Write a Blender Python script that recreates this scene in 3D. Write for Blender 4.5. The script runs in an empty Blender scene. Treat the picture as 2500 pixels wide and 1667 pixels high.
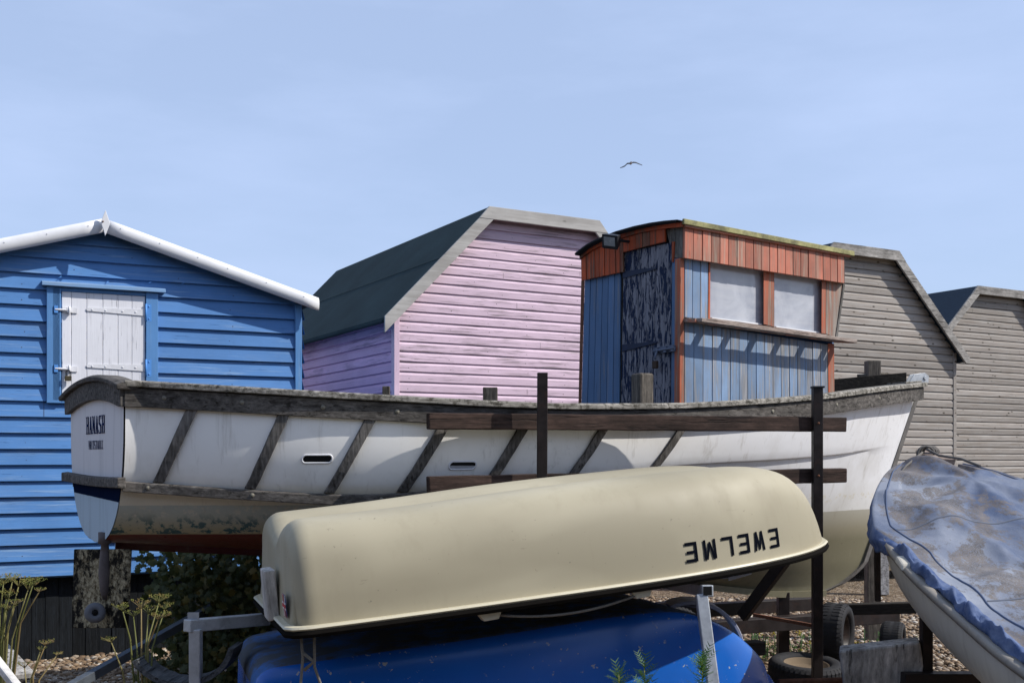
import bpy, math, random
from mathutils import Vector, noise as mnoise
random.seed(7)
R = math.radians
F, HZ, EYE = 2680.0, 1120.0, 1.6          # focal length and horizon row of the 2500 px photo, eye height

# ------------------------------------------------------------------ camera
scn = bpy.context.scene
C = scn.collection
cd = bpy.data.cameras.new("camera"); cam = bpy.data.objects.new("camera", cd); C.objects.link(cam)
cam.location = (0, 0, EYE); cam.rotation_euler = (R(90), 0, 0)
cd.sensor_width = 36; cd.lens = 36 * F / 2500; cd.shift_y = (HZ - 833.5) / 2500
cd.clip_start = 0.05; cd.clip_end = 3000
scn.camera = cam
# ------------------------------------------------------------------ sun, sky
SUN = Vector((2.6, -.40, 2.42)).normalized()
sl = bpy.data.lights.new("sun", 'SUN'); sl.energy = 5.0; sl.angle = R(.53); sl.color = (1, .955, .89)
so = bpy.data.objects.new("sun", sl); C.objects.link(so)
so.rotation_euler = (-SUN).to_track_quat('-Z', 'Y').to_euler(); so.location = (6, -3, 8)
w = bpy.data.worlds.new("World"); scn.world = w; w.use_nodes = True
nt = w.node_tree; nt.nodes.clear()
def wn(t): return nt.nodes.new(t)
sky = wn('ShaderNodeTexSky'); sky.sky_type = 'NISHITA'; sky.sun_disc = False
sky.sun_elevation = math.asin(SUN.z); sky.sun_rotation = math.atan2(SUN.x, SUN.y)
sky.air_density = 1.0; sky.dust_density = 1.0; sky.ozone_density = 2.6
bg = wn('ShaderNodeBackground'); bg.inputs[1].default_value = .132
wo = wn('ShaderNodeOutputWorld')
tc = wn('ShaderNodeTexCoord'); mp = wn('ShaderNodeMapping'); mp.inputs['Scale'].default_value = (1.6, 1.6, 6)
no = wn('ShaderNodeTexNoise'); no.inputs['Scale'].default_value = 1.7; no.inputs['Detail'].default_value = 7; no.inputs['Roughness'].default_value = .55
cr = wn('ShaderNodeValToRGB'); cr.color_ramp.elements[0].position = .40; cr.color_ramp.elements[1].position = .72
mx = wn('ShaderNodeMix'); mx.data_type = 'RGBA'
hz = wn('ShaderNodeMath'); hz.operation = 'MULTIPLY'; hz.inputs[1].default_value = .26
ad = wn('ShaderNodeMath'); ad.operation = 'ADD'; ad.inputs[1].default_value = .64; ad.use_clamp = True
nt.links.new(tc.outputs['Generated'], mp.inputs[0]); nt.links.new(mp.outputs[0], no.inputs[0])
nt.links.new(no.outputs[0], cr.inputs[0]); nt.links.new(cr.outputs[0], hz.inputs[0]); nt.links.new(hz.outputs[0], ad.inputs[0])
nt.links.new(ad.outputs[0], mx.inputs[0]); nt.links.new(sky.outputs[0], mx.inputs[6]); mx.inputs[7].default_value = (4.1, 5.15, 7.5, 1)
nt.links.new(mx.outputs[2], bg.inputs[0]); nt.links.new(bg.outputs[0], wo.inputs[0])
scn.view_settings.view_transform = 'Standard'; scn.view_settings.look = 'None'
scn.view_settings.exposure = .05; scn.view_settings.gamma = 1

# ------------------------------------------------------------------ helpers
def P(u, v, Y): return Vector(((u - 1250) / F * Y, Y, EYE + (HZ - v) / F * Y))
def onplane(u, v, O, d):
    k = (u - 1250) / F
    t = (k * O[1] - O[0]) / (d[0] - k * d[1])
    return t, EYE + (HZ - v) / F * (O[1] + d[1] * t)
def lerp(a, b, t): return a + (b - a) * t
def interp(x, tab):
    if x <= tab[0][0]: return tab[0][1]
    for (a, p), (b, q) in zip(tab, tab[1:]):
        if x <= b: return p + (q - p) * (x - a) / (b - a)
    return tab[-1][1]
def sinterp(x, tab):                       # smooth (Catmull-Rom) table lookup
    n = len(tab)
    if x <= tab[0][0]: return tab[0][1]
    if x >= tab[-1][0]: return tab[-1][1]
    for i in range(n - 1):
        if x <= tab[i + 1][0]: break
    x0, y0 = tab[i]; x1, y1 = tab[i + 1]; h = x1 - x0; t = (x - x0) / h
    m0 = (y1 - tab[i - 1][1]) / (x1 - tab[i - 1][0]) if i > 0 else (y1 - y0) / h
    m1 = (tab[i + 2][1] - y0) / (tab[i + 2][0] - x0) if i < n - 2 else (y1 - y0) / h
    t2, t3 = t * t, t ** 3
    return (2*t3-3*t2+1)*y0 + (t3-2*t2+t)*h*m0 + (-2*t3+3*t2)*y1 + (t3-t2)*h*m1

class MB:
    def __init__(s): s.v = []; s.f = []; s.m = []; s.t = []; s.sm = []
    def face(s, idx, m=0, t=None, sm=False):
        s.f.append(tuple(idx)); s.m.append(m); s.t.append(s.tint if t is None else t); s.sm.append(sm)
    tint = .5
    def poly(s, pts, m=0, sm=False):
        n = len(s.v); s.v += [tuple(p) for p in pts]; s.face(range(n, n + len(pts)), m, None, sm)
    def box(s, c0, c1, m=0, rnd=True):
        if rnd: s.tint = random.random()
        (x0, y0, z0), (x1, y1, z1) = c0, c1
        n = len(s.v)
        s.v += [(x0,y0,z0),(x1,y0,z0),(x1,y1,z0),(x0,y1,z0),(x0,y0,z1),(x1,y0,z1),(x1,y1,z1),(x0,y1,z1)]
        for q in ((3,2,1,0),(4,5,6,7),(0,1,5,4),(1,2,6,5),(2,3,7,6),(3,0,4,7)): s.face([n+i for i in q], m)
    def hexa(s, p, m=0):                   # 8 points: bottom ring 0-3, top ring 4-7
        n = len(s.v); s.v += [tuple(q) for q in p]
        for q in ((3,2,1,0),(4,5,6,7),(0,1,5,4),(1,2,6,5),(2,3,7,6),(3,0,4,7)): s.face([n+i for i in q], m)
    def prism(s, pts, d, m=0):             # polygon extruded by vector d
        n = len(s.v); k = len(pts); d = Vector(d)
        s.v += [tuple(p) for p in pts] + [tuple(Vector(p) + d) for p in pts]
        s.face([n+i for i in range(k)][::-1], m); s.face([n+k+i for i in range(k)], m)
        for i in range(k):
            j = (i+1) % k; s.face((n+i, n+j, n+k+j, n+k+i), m)
    def beam(s, a, b, wd, ht, m=0, up=(0,0,1), nseg=1, wob=0):
        a, b = Vector(a), Vector(b); d = (b-a).normalized(); up = Vector(up)
        sd = d.cross(up).normalized(); up = sd.cross(d).normalized()
        s.tint = random.random(); n = len(s.v)
        for i in range(nseg+1):
            c = a.lerp(b, i/nseg)
            for x, y in ((-1,-1),(1,-1),(1,1),(-1,1)):
                j = Vector((random.uniform(-1,1), random.uniform(-1,1), random.uniform(-1,1))) * wob
                s.v.append(tuple(c + sd*x*wd/2 + up*y*ht/2 + j))
        for i in range(nseg):
            for q in range(4):
                r = (q+1) % 4; s.face((n+4*i+q, n+4*i+r, n+4*i+4+r, n+4*i+4+q), m)
        s.face((n+3,n+2,n+1,n), m); e = n+4*nseg; s.face((e,e+1,e+2,e+3), m)
    def tube(s, pts, r, k=8, m=0, caps=True, closed=False):
        pts = [Vector(p) for p in pts]; n = len(s.v); N = len(pts)
        rs = r if isinstance(r, (list, tuple)) else [r]*N
        ref = None
        for i, p in enumerate(pts):
            d = (pts[(i+1) % N if closed else min(i+1, N-1)] - pts[(i-1) if (closed or i) else 0])
            d = d.normalized() if d.length > 1e-9 else Vector((0,0,1))
            if ref is None: ref = Vector((0,0,1)) if abs(d.z) < .9 else Vector((1,0,0))
            a = d.cross(ref).normalized(); b = a.cross(d).normalized(); ref = b
            for j in range(k):
                t = 2*math.pi*j/k; s.v.append(tuple(p + (a*math.cos(t) + b*math.sin(t))*rs[i]))
        M = N if closed else N-1
        for i in range(M):
            for j in range(k):
                q = (j+1) % k; i2 = (i+1) % N
                s.face((n+i*k+j, n+i*k+q, n+i2*k+q, n+i2*k+j), m, None, True)
        if caps and not closed:
            s.face([n+j for j in range(k)][::-1], m); s.face([n+(N-1)*k+j for j in range(k)], m)
    def grid(s, rows, m=0, sm=True, mf=None, close=False):
        n = len(s.v); K = len(rows[0])
        for r in rows: s.v += [tuple(p) for p in r]
        for i in range(len(rows)-1):
            for j in range(K if close else K-1):
                q = (j+1) % K
                s.face((n+i*K+j, n+i*K+q, n+(i+1)*K+q, n+(i+1)*K+j), mf(i, j) if mf else m, None, sm)
    def lathe(s, prof, c, ax, k=32, m=0):  # prof (r, h) about axis ax through c
        c, ax = Vector(c), Vector(ax).normalized()
        a = ax.cross(Vector((0,0,1)) if abs(ax.z) < .9 else Vector((1,0,0))).normalized(); b = ax.cross(a)
        rows = [[c + ax*h + (a*math.cos(2*math.pi*j/k) + b*math.sin(2*math.pi*j/k))*r for j in range(k)] for r, h in prof]
        s.grid(rows, m, True, close=True)
    def build(s, name, mats, parent=None, bev=0, solid=0, edge=0, sub=0, recalc=True):
        me = bpy.data.meshes.new(name); me.from_pydata(s.v, [], s.f); 
        for mm in (mats if isinstance(mats, (list, tuple)) else [mats]): me.materials.append(mm)
        me.polygons.foreach_set('material_index', s.m); me.polygons.foreach_set('use_smooth', s.sm)
        at = me.attributes.new('tint', 'FLOAT', 'FACE'); at.data.foreach_set('value', s.t)
        me.update()
        if recalc:
            import bmesh
            bm = bmesh.new(); bm.from_mesh(me); bmesh.ops.remove_doubles(bm, verts=bm.verts, dist=1e-6)
            bmesh.ops.recalc_face_normals(bm, faces=bm.faces); bm.to_mesh(me); bm.free()
        o = bpy.data.objects.new(name, me); C.objects.link(o)
        if parent: o.parent = parent
        if solid:
            q = o.modifiers.new('solid', 'SOLIDIFY'); q.thickness = solid; q.offset = -1
        if bev:
            q = o.modifiers.new('bevel', 'BEVEL'); q.width = bev; q.segments = 2; q.limit_method = 'ANGLE'; q.angle_limit = R(40)
        if edge:
            q = o.modifiers.new('split', 'EDGE_SPLIT'); q.split_angle = R(edge)
        if sub:
            q = o.modifiers.new('sub', 'SUBSURF'); q.levels = q.render_levels = sub
        return o
def thing(name, label, cat, loc=(0,0,0), rz=0, group=None):
    o = bpy.data.objects.new(name, None); C.objects.link(o); o.location = loc; o.rotation_euler = (0,0,rz)
    return tag(o, label, cat, group)
def tag(o, label, cat, group=None):
    o['label'] = label; o['category'] = cat
    if group: o['group'] = group
    return o
def struct(o, k='structure'): o['kind'] = k; return o

# ------------------------------------------------------------------ materials
class NG:
    def __init__(s, name):
        s.mat = bpy.data.materials.new(name); s.mat.use_nodes = True; s.n = s.mat.node_tree
        s.b = s.n.nodes['Principled BSDF']; s.tc = s.new('ShaderNodeTexCoord')
    def new(s, t): return s.n.nodes.new(t)
    def ln(s, a, b): s.n.links.new(a, b)
    def coord(s, scale, off=None, kind='Object'):
        m = s.new('ShaderNodeMapping'); m.inputs['Scale'].default_value = scale
        src = s.tc.outputs[kind]
        if off is not None:
            v = s.new('ShaderNodeVectorMath'); v.operation = 'ADD'; s.ln(src, v.inputs[0]); s.ln(off, v.inputs[1]); src = v.outputs[0]
        s.ln(src, m.inputs[0]); return m.outputs[0]
    def noise(s, co, sc=1, det=4, ro=.55, dist=0):
        q = s.new('ShaderNodeTexNoise'); q.inputs['Scale'].default_value = sc; q.inputs['Detail'].default_value = det
        q.inputs['Roughness'].default_value = ro; q.inputs['Distortion'].default_value = dist
        s.ln(co, q.inputs['Vector']); return q.outputs[0]
    def ramp(s, fac, stops, const=False):
        r = s.new('ShaderNodeValToRGB'); e = r.color_ramp.elements
        if const: r.color_ramp.interpolation = 'CONSTANT'
        e.remove(e[1]); e[0].position = 0
        for i, (p, c) in enumerate(stops):
            q = e[0] if i == 0 else e.new(p)
            q.color = (c, c, c, 1) if isinstance(c, (int, float)) else tuple(c) + (1,)
        e[0].position = stops[0][0]
        s.ln(fac, r.inputs[0]); return r.outputs[0]
    def mix(s, fac, a, b, mode='MIX'):
        m = s.new('ShaderNodeMix'); m.data_type = 'RGBA'; m.blend_type = mode
        for val, i in ((fac, 0), (a, 6), (b, 7)):
            if isinstance(val, (int, float)): m.inputs[i].default_value = val if i == 0 else (val,)*3 + (1,)
            elif isinstance(val, (tuple, list)): m.inputs[i].default_value = tuple(val) + (1,)
            else: s.ln(val, m.inputs[i])
        return m.outputs[2]
    def math(s, op, a, b=0, clamp=False):
        m = s.new('ShaderNodeMath'); m.operation = op; m.use_clamp = clamp
        for val, i in ((a, 0), (b, 1)):
            if isinstance(val, (int, float)): m.inputs[i].default_value = val
            else: s.ln(val, m.inputs[i])
        return m.outputs[0]
    def tint(s, amt):                      # per-board tone and pattern offset
        a = s.new('ShaderNodeAttribute'); a.attribute_name = 'tint'
        v = s.new('ShaderNodeCombineXYZ'); s.ln(s.math('MULTIPLY', a.outputs['Fac'], 37.0), v.inputs[0]); s.ln(s.math('MULTIPLY', a.outputs['Fac'], 19.0), v.inputs[2])
        s.off = v.outputs[0]; s.fac = a.outputs['Fac']
        return s.ramp(a.outputs['Fac'], [(0, 1-amt), (1, 1+amt)])
    def done(s, col, rough=.6, bump=None, bd=.002, bs=1.0, metal=0, spec=.16):
        if isinstance(col, (tuple, list)): s.b.inputs['Base Color'].default_value = tuple(col) + (1,)
        else: s.ln(col, s.b.inputs['Base Color'])
        if isinstance(rough, (int, float)): s.b.inputs['Roughness'].default_value = rough
        else: s.ln(rough, s.b.inputs['Roughness'])
        s.b.inputs['Metallic'].default_value = metal; s.b.inputs['Specular IOR Level'].default_value = spec
        if bump is not None:
            q = s.new('ShaderNodeBump'); q.inputs['Distance'].default_value = bd; q.inputs['Strength'].default_value = bs
            s.ln(bump, q.inputs['Height']); s.ln(q.outputs[0], s.b.inputs['Normal'])
        return s.mat
def grain(ax, a, b):                       # mapping scale: a along the grain, b across
    return {'x': (a, b, b), 'y': (b, a, b), 'z': (b, b, a)}[ax]
def wood(name, paint, bare, wear=.5, soft=.05, ax='x', tint=.08, rough=.6, gs=1.0, dark=(.03,.028,.025), patch=1.0, bd=.0022, mottle=.12, knots=False, dirt=.25, bw=.05):
    g = NG(name); tn = g.tint(tint)
    n1 = g.noise(g.coord(grain(ax, 2.2*gs, 48*gs), g.off), 1, 6, .65, .25)       # fine streaks
    n2 = g.noise(g.coord(grain(ax, 1.1, 4.5), g.off), 1, 4, .6)               # where the paint has gone
    n3 = g.noise(g.coord((1, 1, 1), g.off), 2.3, 5, .6)
    col = g.mix(g.ramp(n3, [(.3, 1-mottle), (.7, 1+mottle)]), (0,0,0), paint) if False else g.mix(1.0, paint, g.ramp(n3, [(.3, 1-mottle), (.72, 1+mottle)]), 'MULTIPLY')
    barec = g.mix(g.ramp(n1, [(.35, 0), (.65, 1)]), dark, bare)
    if knots:
        vo = g.new('ShaderNodeTexVoronoi'); vo.inputs['Scale'].default_value = 1; vo.inputs['Randomness'].default_value = 1
        g.ln(g.coord(grain(ax, 5, 10), g.off), vo.inputs['Vector'])
        kn = g.ramp(vo.outputs['Distance'], [(.06, 1), (.16, 0)])
        barec = g.mix(kn, barec, (.05, .04, .032))
    s = g.math('ADD', g.math('MULTIPLY', n1, .55), g.math('MULTIPLY', n2, .45*patch))
    s = g.math('ADD', s, g.math('MULTIPLY', g.math('SUBTRACT', g.fac, .5), bw))
    mask = g.ramp(s, [(1-wear-soft if wear < 1 else 0, 0), (1-wear+soft if wear < 1 else .001, 1)]) if wear < 1 else None
    c = g.mix(mask, col, barec) if mask is not None else barec
    fl = g.noise(g.coord(grain(ax, 5*gs, 110*gs), g.off), 1, 3, .6)             # hairline cracks
    ck = g.ramp(fl, [(.27, 1), (.335, 0)])
    c = g.mix(g.math('MULTIPLY', ck, .55), c, dark)
    dn = g.noise(g.coord((1,1,1)), 1.1, 6, .7)
    c = g.mix(g.math('MULTIPLY', g.ramp(dn, [(.5, 0), (.8, 1)]), dirt), c, (.06,.055,.045))
    c = g.mix(1.0, c, tn, 'MULTIPLY')
    h = g.math('SUBTRACT', g.math('ADD', n1, g.math('MULTIPLY', n3, .6)), ck)
    return g.done(c, rough, h, bd, .8)
def weathered(name, lo, hi, ax='x', gs=1.0, tint=.1, dark=(.02,.018,.015), lichen=None, rough=.85, bd=.004):
    g = NG(name); tn = g.tint(tint)
    n1 = g.noise(g.coord(grain(ax, 2.0*gs, 42*gs), g.off), 1, 7, .7, .3)
    n2 = g.noise(g.coord((1,1,1), g.off), 3.5, 6, .65)
    c = g.mix(g.ramp(n1, [(.3, 0), (.7, 1)]), lo, hi)
    c = g.mix(g.math('MULTIPLY', g.ramp(n2, [(.42, 0), (.72, 1)]), .6), c, dark)
    ck = g.ramp(g.noise(g.coord(grain(ax, 3*gs, 60*gs), g.off), 1, 4, .65), [(.33, 1), (.42, 0)])
    c = g.mix(g.math('MULTIPLY', ck, .8), c, dark)
    n5 = g.noise(g.coord(grain(ax, 14*gs, 60*gs), g.off), 1, 5, .75)
    c = g.mix(1.0, c, g.ramp(n5, [(.32, .62), (.68, 1.4)]), 'MULTIPLY')
    if lichen:
        n4 = g.noise(g.coord((1,1,1)), 26, 6, .75)
        c = g.mix(g.ramp(n4, [(.5, 0), (.6, .85)]), c, lichen)
    c = g.mix(1.0, c, tn, 'MULTIPLY')
    return g.done(c, rough, g.math('SUBTRACT', g.math('ADD', n1, n2), ck), bd, .9, spec=.2)
def plain(name, col, rough=.5, metal=0, var=.1, sc=6, bd=0, spec=.22, dirt=None, dirtlo=.55):
    g = NG(name); n = g.noise(g.coord((1,1,1)), sc, 6, .65)
    c = g.mix(1.0, col, g.ramp(n, [(.3, 1-var), (.7, 1+var)]), 'MULTIPLY')
    if dirt:
        n2 = g.noise(g.coord((1,1,1)), sc*.37, 7, .75); c = g.mix(g.ramp(n2, [(dirtlo, 0), (dirtlo+.22, .75)]), c, dirt)
    return g.done(c, g.ramp(n, [(.3, max(0, rough-.08)), (.7, min(1, rough+.12))]), n if bd else None, bd, 1, metal, spec)

BLUE = (.082, .205, .445)
M = {}
M['blue_boards'] = wood('blue_paint_boards', BLUE, (.18,.30,.49), .43, .07, 'x', .07, .55, mottle=.10, dark=(.03,.10,.28), dirt=.08)
M['blue_trim'] = wood('blue_paint_trim', (.10,.24,.48), (.2,.32,.48), .38, .06, 'z', .05, .5, dark=(.03,.10,.26), dirt=.08)
M['blue_hood'] = wood('blue_paint_hood', (.18,.31,.50), (.3,.38,.48), .42, .06, 'x', .05, .5, dark=(.05,.12,.26), dirt=.1)
M['white_boards'] = wood('white_paint_boards', (.70,.70,.73), (.45,.44,.46), .38, .04, 'z', .04, .5, dark=(.12,.13,.16), mottle=.05, dirt=.1)
M['white_trim'] = plain('white_painted_trim', (.68,.68,.69), .35, var=.05, sc=9, dirt=(.42,.41,.38), dirtlo=.62)
M['white_metal'] = plain('white_painted_metal', (.66,.66,.68), .4, var=.08, sc=30)
M['blue_metal'] = plain('blue_painted_metal', (.09,.26,.6), .4, var=.08, sc=30)
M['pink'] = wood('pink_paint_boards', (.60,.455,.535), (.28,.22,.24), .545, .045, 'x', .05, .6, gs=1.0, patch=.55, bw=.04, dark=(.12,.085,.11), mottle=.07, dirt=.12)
M['pinkside'] = wood('pink_boards_shade_tinted', (.60,.385,.55), (.33,.22,.32), .41, .05, 'y', .06, .6, dark=(.10,.06,.12), mottle=.08, dirt=.15)  # front's pink pushed towards purple: skylit shade put into the colour
M['pinktrim'] = wood('pink_paint_trim', (.62,.46,.555), (.4,.3,.35), .40, .04, 'z', .03, .6, dark=(.15,.1,.13), dirt=.1)
M['fascia'] = wood('pale_grey_softwood', (.40,.385,.36), (.30,.28,.26), .46, .1, 'x', .05, .75, knots=True, dirt=.15, dark=(.16,.145,.125))
M['greyboards'] = wood('silvered_boards', (.50,.475,.44), (.33,.31,.285), 1, .1, 'x', .2, .85, knots=True, dirt=.25, dark=(.24,.205,.175))
M['greyfascia'] = weathered('dark_grey_fascia', (.15,.14,.13), (.40,.38,.35), 'x', lichen=None, tint=.1, dark=(.05,.045,.04))
def felt():
    g = NG('green_felt'); n = g.noise(g.coord((1,1,1)), 240, 3, .7); n2 = g.noise(g.coord((1,1,1)), 1.5, 5, .6)
    c = g.mix(g.ramp(n, [(.35, 0), (.7, 1)]), (.009,.021,.026), (.032,.055,.060))
    c = g.mix(1.0, c, g.ramp(n2, [(.3, .8), (.7, 1.25)]), 'MULTIPLY')
    return g.done(c, .95, n, .002, .6, spec=.15)
M['felt'] = felt()
M['skirt'] = weathered('dark_skirt_boards', (.004,.005,.006), (.012,.015,.019), 'z', tint=.35, dark=(.006,.007,.008))
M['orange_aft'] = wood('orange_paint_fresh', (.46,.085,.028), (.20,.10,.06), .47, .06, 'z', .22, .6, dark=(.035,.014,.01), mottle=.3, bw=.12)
M['orange'] = wood('orange_paint_faded', (.47,.165,.11), (.36,.27,.21), .475, .10, 'z', .28, .7, dark=(.06,.03,.022), mottle=.35, bw=.06)
M['orange_post'] = wood('orange_paint_post', (.42,.115,.06), (.30,.21,.16), .485, .07, 'z', .08, .6, dark=(.07,.03,.02), mottle=.2)
M['orange_x'] = wood('orange_paint_rail', (.50,.19,.12), (.34,.27,.21), .50, .08, 'x', .1, .7, dark=(.08,.04,.03), mottle=.2)
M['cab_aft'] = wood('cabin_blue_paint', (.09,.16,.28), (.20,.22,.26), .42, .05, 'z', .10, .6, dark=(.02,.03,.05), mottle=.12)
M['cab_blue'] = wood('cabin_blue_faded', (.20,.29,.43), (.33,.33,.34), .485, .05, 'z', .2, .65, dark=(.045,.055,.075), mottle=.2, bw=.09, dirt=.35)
M['door'] = wood('navy_peeling_paint', (.012,.035,.11), (.27,.27,.31), .555, .018, 'z', .03, .7, gs=.42, dark=(.13,.135,.16), patch=.95, bd=.006, mottle=.3, dirt=.1)
def peeling():
    g = NG('navy_peeling_paint'); g.tint(.05)
    a = g.noise(g.coord((42, 42, 8.0), g.off), 1, 6, .72, .6); b = g.noise(g.coord((5, 5, 1.6)), 1, 4, .6)
    f = g.math('ADD', g.math('MULTIPLY', a, .8), g.math('MULTIPLY', b, .2)); m = g.ramp(f, [(.475, 1), (.488, 0)])
    gr = g.noise(g.coord((90, 90, 3), g.off), 1, 4, .6)
    c = g.mix(m, (.012,.03,.095), g.mix(g.ramp(gr, [(.3, 0), (.7, 1)]), (.20,.20,.235), (.40,.40,.45)))
    c = g.mix(m, g.mix(g.ramp(gr, [(.3, 0), (.7, 1)]), (.11,.115,.135), (.23,.23,.265)), (.008,.017,.048))
    return g.done(c, .7, g.math('ADD', m, g.math('MULTIPLY', gr, .4)), .003, .9)
M['door'] = peeling()
M['navy_metal'] = plain('navy_painted_iron', (.014,.022,.05), .5, var=.3, sc=30, bd=.001)
M['grey_panel'] = wood('worn_grey_panel', (.40,.17,.11), (.34,.30,.26), .60, .08, 'z', .05, .8, dark=(.13,.10,.08))
M['sillwood'] = weathered('sill_timber', (.16,.10,.075), (.42,.37,.33), 'x', tint=.1, dark=(.08,.05,.04))
M['ygreen'] = plain('yellow_green_edge_trim', (.36,.34,.15), .6, var=.2, sc=14, dirt=(.05,.045,.025), dirtlo=.42)
M['rooffelt'] = plain('black_roof_felt', (.012,.012,.014), .8, var=.3, sc=20, bd=.002)
M['greywood'] = weathered('old_grey_boards', (.07,.065,.06), (.22,.21,.19), 'z', tint=.2)
def pane():
    g = NG('dusty_window'); n = g.noise(g.coord((1,1,1)), 2.4, 5, .6, .6); n2 = g.noise(g.coord((1.2, 1, 9)), 3, 6, .6)
    c = g.mix(g.ramp(n, [(.35, 0), (.65, 1)]), (.27,.285,.33), (.50,.51,.54))
    c = g.mix(g.math('MULTIPLY', g.ramp(n2, [(.4, 0), (.7, 1)]), .35), c, (.5,.5,.5))
    return g.done(c, .13, None, spec=.6)
M['pane'] = pane()
M['railwood'] = weathered('weathered_rail_oak', (.028,.024,.021), (.17,.155,.14), 'x', tint=.1, lichen=None)
M['capwood'] = weathered('weathered_cap_rail', (.13,.12,.10), (.46,.43,.38), 'x', gs=1.2, tint=.1, lichen=(.05,.045,.032))
M['rib'] = weathered('weathered_ribs', (.04,.035,.03), (.22,.205,.19), 'z', gs=1.1, tint=.1)
M['brownbeam'] = weathered('brown_creosoted_beam', (.022,.014,.011), (.085,.053,.042), 'x', gs=.8, tint=.1, dark=(.010,.007,.006))
M['postwood'] = weathered('brown_post_timber', (.05,.042,.035), (.19,.165,.135), 'z', gs=.9, tint=.15)
M['darksteel'] = plain('dark_painted_steel', (.020,.015,.014), .45, var=.3, sc=14, bd=.001, dirt=(.06,.03,.02), dirtlo=.55)
M['bleached'] = weathered('bleached_block', (.22,.21,.195), (.66,.63,.59), 'z', gs=.55, tint=.1, dark=(.04,.038,.035))
M['galv'] = plain('galvanised_steel', (.42,.44,.46), .45, .35, .16, 22, .0006, dirt=(.17,.17,.17), dirtlo=.55)
M['greypaint'] = plain('grey_painted_bracket', (.33,.34,.37), .5, 0, .12, 30)
M['rubber'] = plain('tyre_rubber', (.022,.022,.024), .75, 0, .3, 30, .001, dirt=(.05,.045,.04), dirtlo=.55)
M['blackstrip'] = plain('black_fender_strip', (.008,.007,.006), .9, 0, .2, 20, spec=.03)
M['rust'] = plain('rusty_steel', (.13,.055,.032), .85, 0, .4, 18, .002, dirt=(.25,.13,.08), dirtlo=.5)
M['black'] = plain('black_lettering', (.005,.006,.010), .9, spec=0, metal=0, var=.3, sc=40) if True else plain('black_lettering', (.006,.007,.012), .5, 0, .3, 40)
M['navy'] = plain('navy_lettering', (.005,.016,.07), .8, spec=0, metal=0, var=.3, sc=40) if True else plain('navy_lettering', (.008,.022,.085), .4, 0, .3, 40)
M['rope'] = plain('weathered_rope', (.17,.155,.13), .95, 0, .3, 150, .002)
M['red'] = plain('flag_red', (.45,.03,.04), .5); M['flagblue'] = plain('flag_blue', (.03,.04,.22), .5); M['flagwhite'] = plain('flag_white', (.7,.7,.7), .5)
M['bolt'] = plain('bolt_head', (.20,.185,.15), .7, .2, .2, 40, .001)
M['nailhead'] = plain('nail_heads', (.05,.04,.035), .8)
M['slot'] = plain('dark_opening', (.006,.006,.006), .9)
M['lamp_glass'] = plain('lamp_glass', (.25,.27,.28), .2, 0, .2, 12, spec=.7)
M['blackplastic'] = plain('black_plastic', (.02,.021,.024), .45, 0, .2, 20)

def hullmat(name, col, dirtc, rough=.3, sc=1.4, amount=.4, blotch=.12, spots=True):
    g = NG(name)
    n = g.noise(g.coord((.5, 1, 1)), sc, 6, .65); n2 = g.noise(g.coord((6, 6, 1.4)), 3.2, 7, .7); n3 = g.noise(g.coord((1,1,1)), 34, 4, .6)
    c = g.mix(1.0, col, g.ramp(n, [(.3, 1-blotch), (.7, 1+blotch*.5)]), 'MULTIPLY')
    c = g.mix(g.math('MULTIPLY', g.ramp(n2, [(.52, 0), (.80, 1)]), amount), c, dirtc)
    if spots: c = g.mix(g.ramp(n3, [(.70, 0), (.74, .5)]), c, (.06,.05,.04))
    g.b.inputs['Coat Weight'].default_value = .12; g.b.inputs['Coat Roughness'].default_value = .25
    return g.done(c, g.ramp(n2, [(.3, rough-.06), (.7, rough+.15)]), n, .004, .25, spec=.4)
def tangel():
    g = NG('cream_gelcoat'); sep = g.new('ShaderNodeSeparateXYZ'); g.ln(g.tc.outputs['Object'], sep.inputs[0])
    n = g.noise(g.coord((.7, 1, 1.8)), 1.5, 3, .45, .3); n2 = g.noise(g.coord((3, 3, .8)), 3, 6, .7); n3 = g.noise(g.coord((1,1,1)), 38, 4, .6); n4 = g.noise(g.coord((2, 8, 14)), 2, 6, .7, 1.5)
    c = g.mix(g.math('MULTIPLY', g.ramp(n, [(.34, .25), (.62, 1)]), .55), (.45,.405,.29), (.19,.165,.11))  # dark mottling over the whole hull, standing in for its shaded side
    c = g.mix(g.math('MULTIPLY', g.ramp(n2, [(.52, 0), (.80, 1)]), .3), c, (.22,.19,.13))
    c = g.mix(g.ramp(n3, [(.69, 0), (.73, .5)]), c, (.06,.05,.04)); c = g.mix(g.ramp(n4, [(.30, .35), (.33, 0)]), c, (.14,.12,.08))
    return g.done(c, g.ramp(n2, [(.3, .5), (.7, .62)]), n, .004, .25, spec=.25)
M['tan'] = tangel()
M['tanflange'] = hullmat('cream_flange', (.56,.51,.37), (.25,.21,.14), .35, 2, .35)
M['bluehull'] = None
def bluehull():
    g = NG('blue_gelcoat'); n = g.noise(g.coord((.6,1,1)), 1.6, 6, .65); n3 = g.noise(g.coord((1,1,1.2)), 26, 5, .6); n2 = g.noise(g.coord((1,1,1)), 2.3, 4, .6)
    c = g.mix(g.ramp(n, [(.3, 0), (.7, 1)]), (.004,.075,.36), (.008,.12,.50))
    sp = g.math('MULTIPLY', g.ramp(n3, [(.64, 0), (.655, 1)]), g.ramp(n2, [(.48, 0), (.53, 1)]))
    c = g.mix(sp, c, (.32,.34,.36))
    return g.done(c, .27, n, .004, .3, spec=.45)
M['bluehull'] = bluehull()
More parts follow.
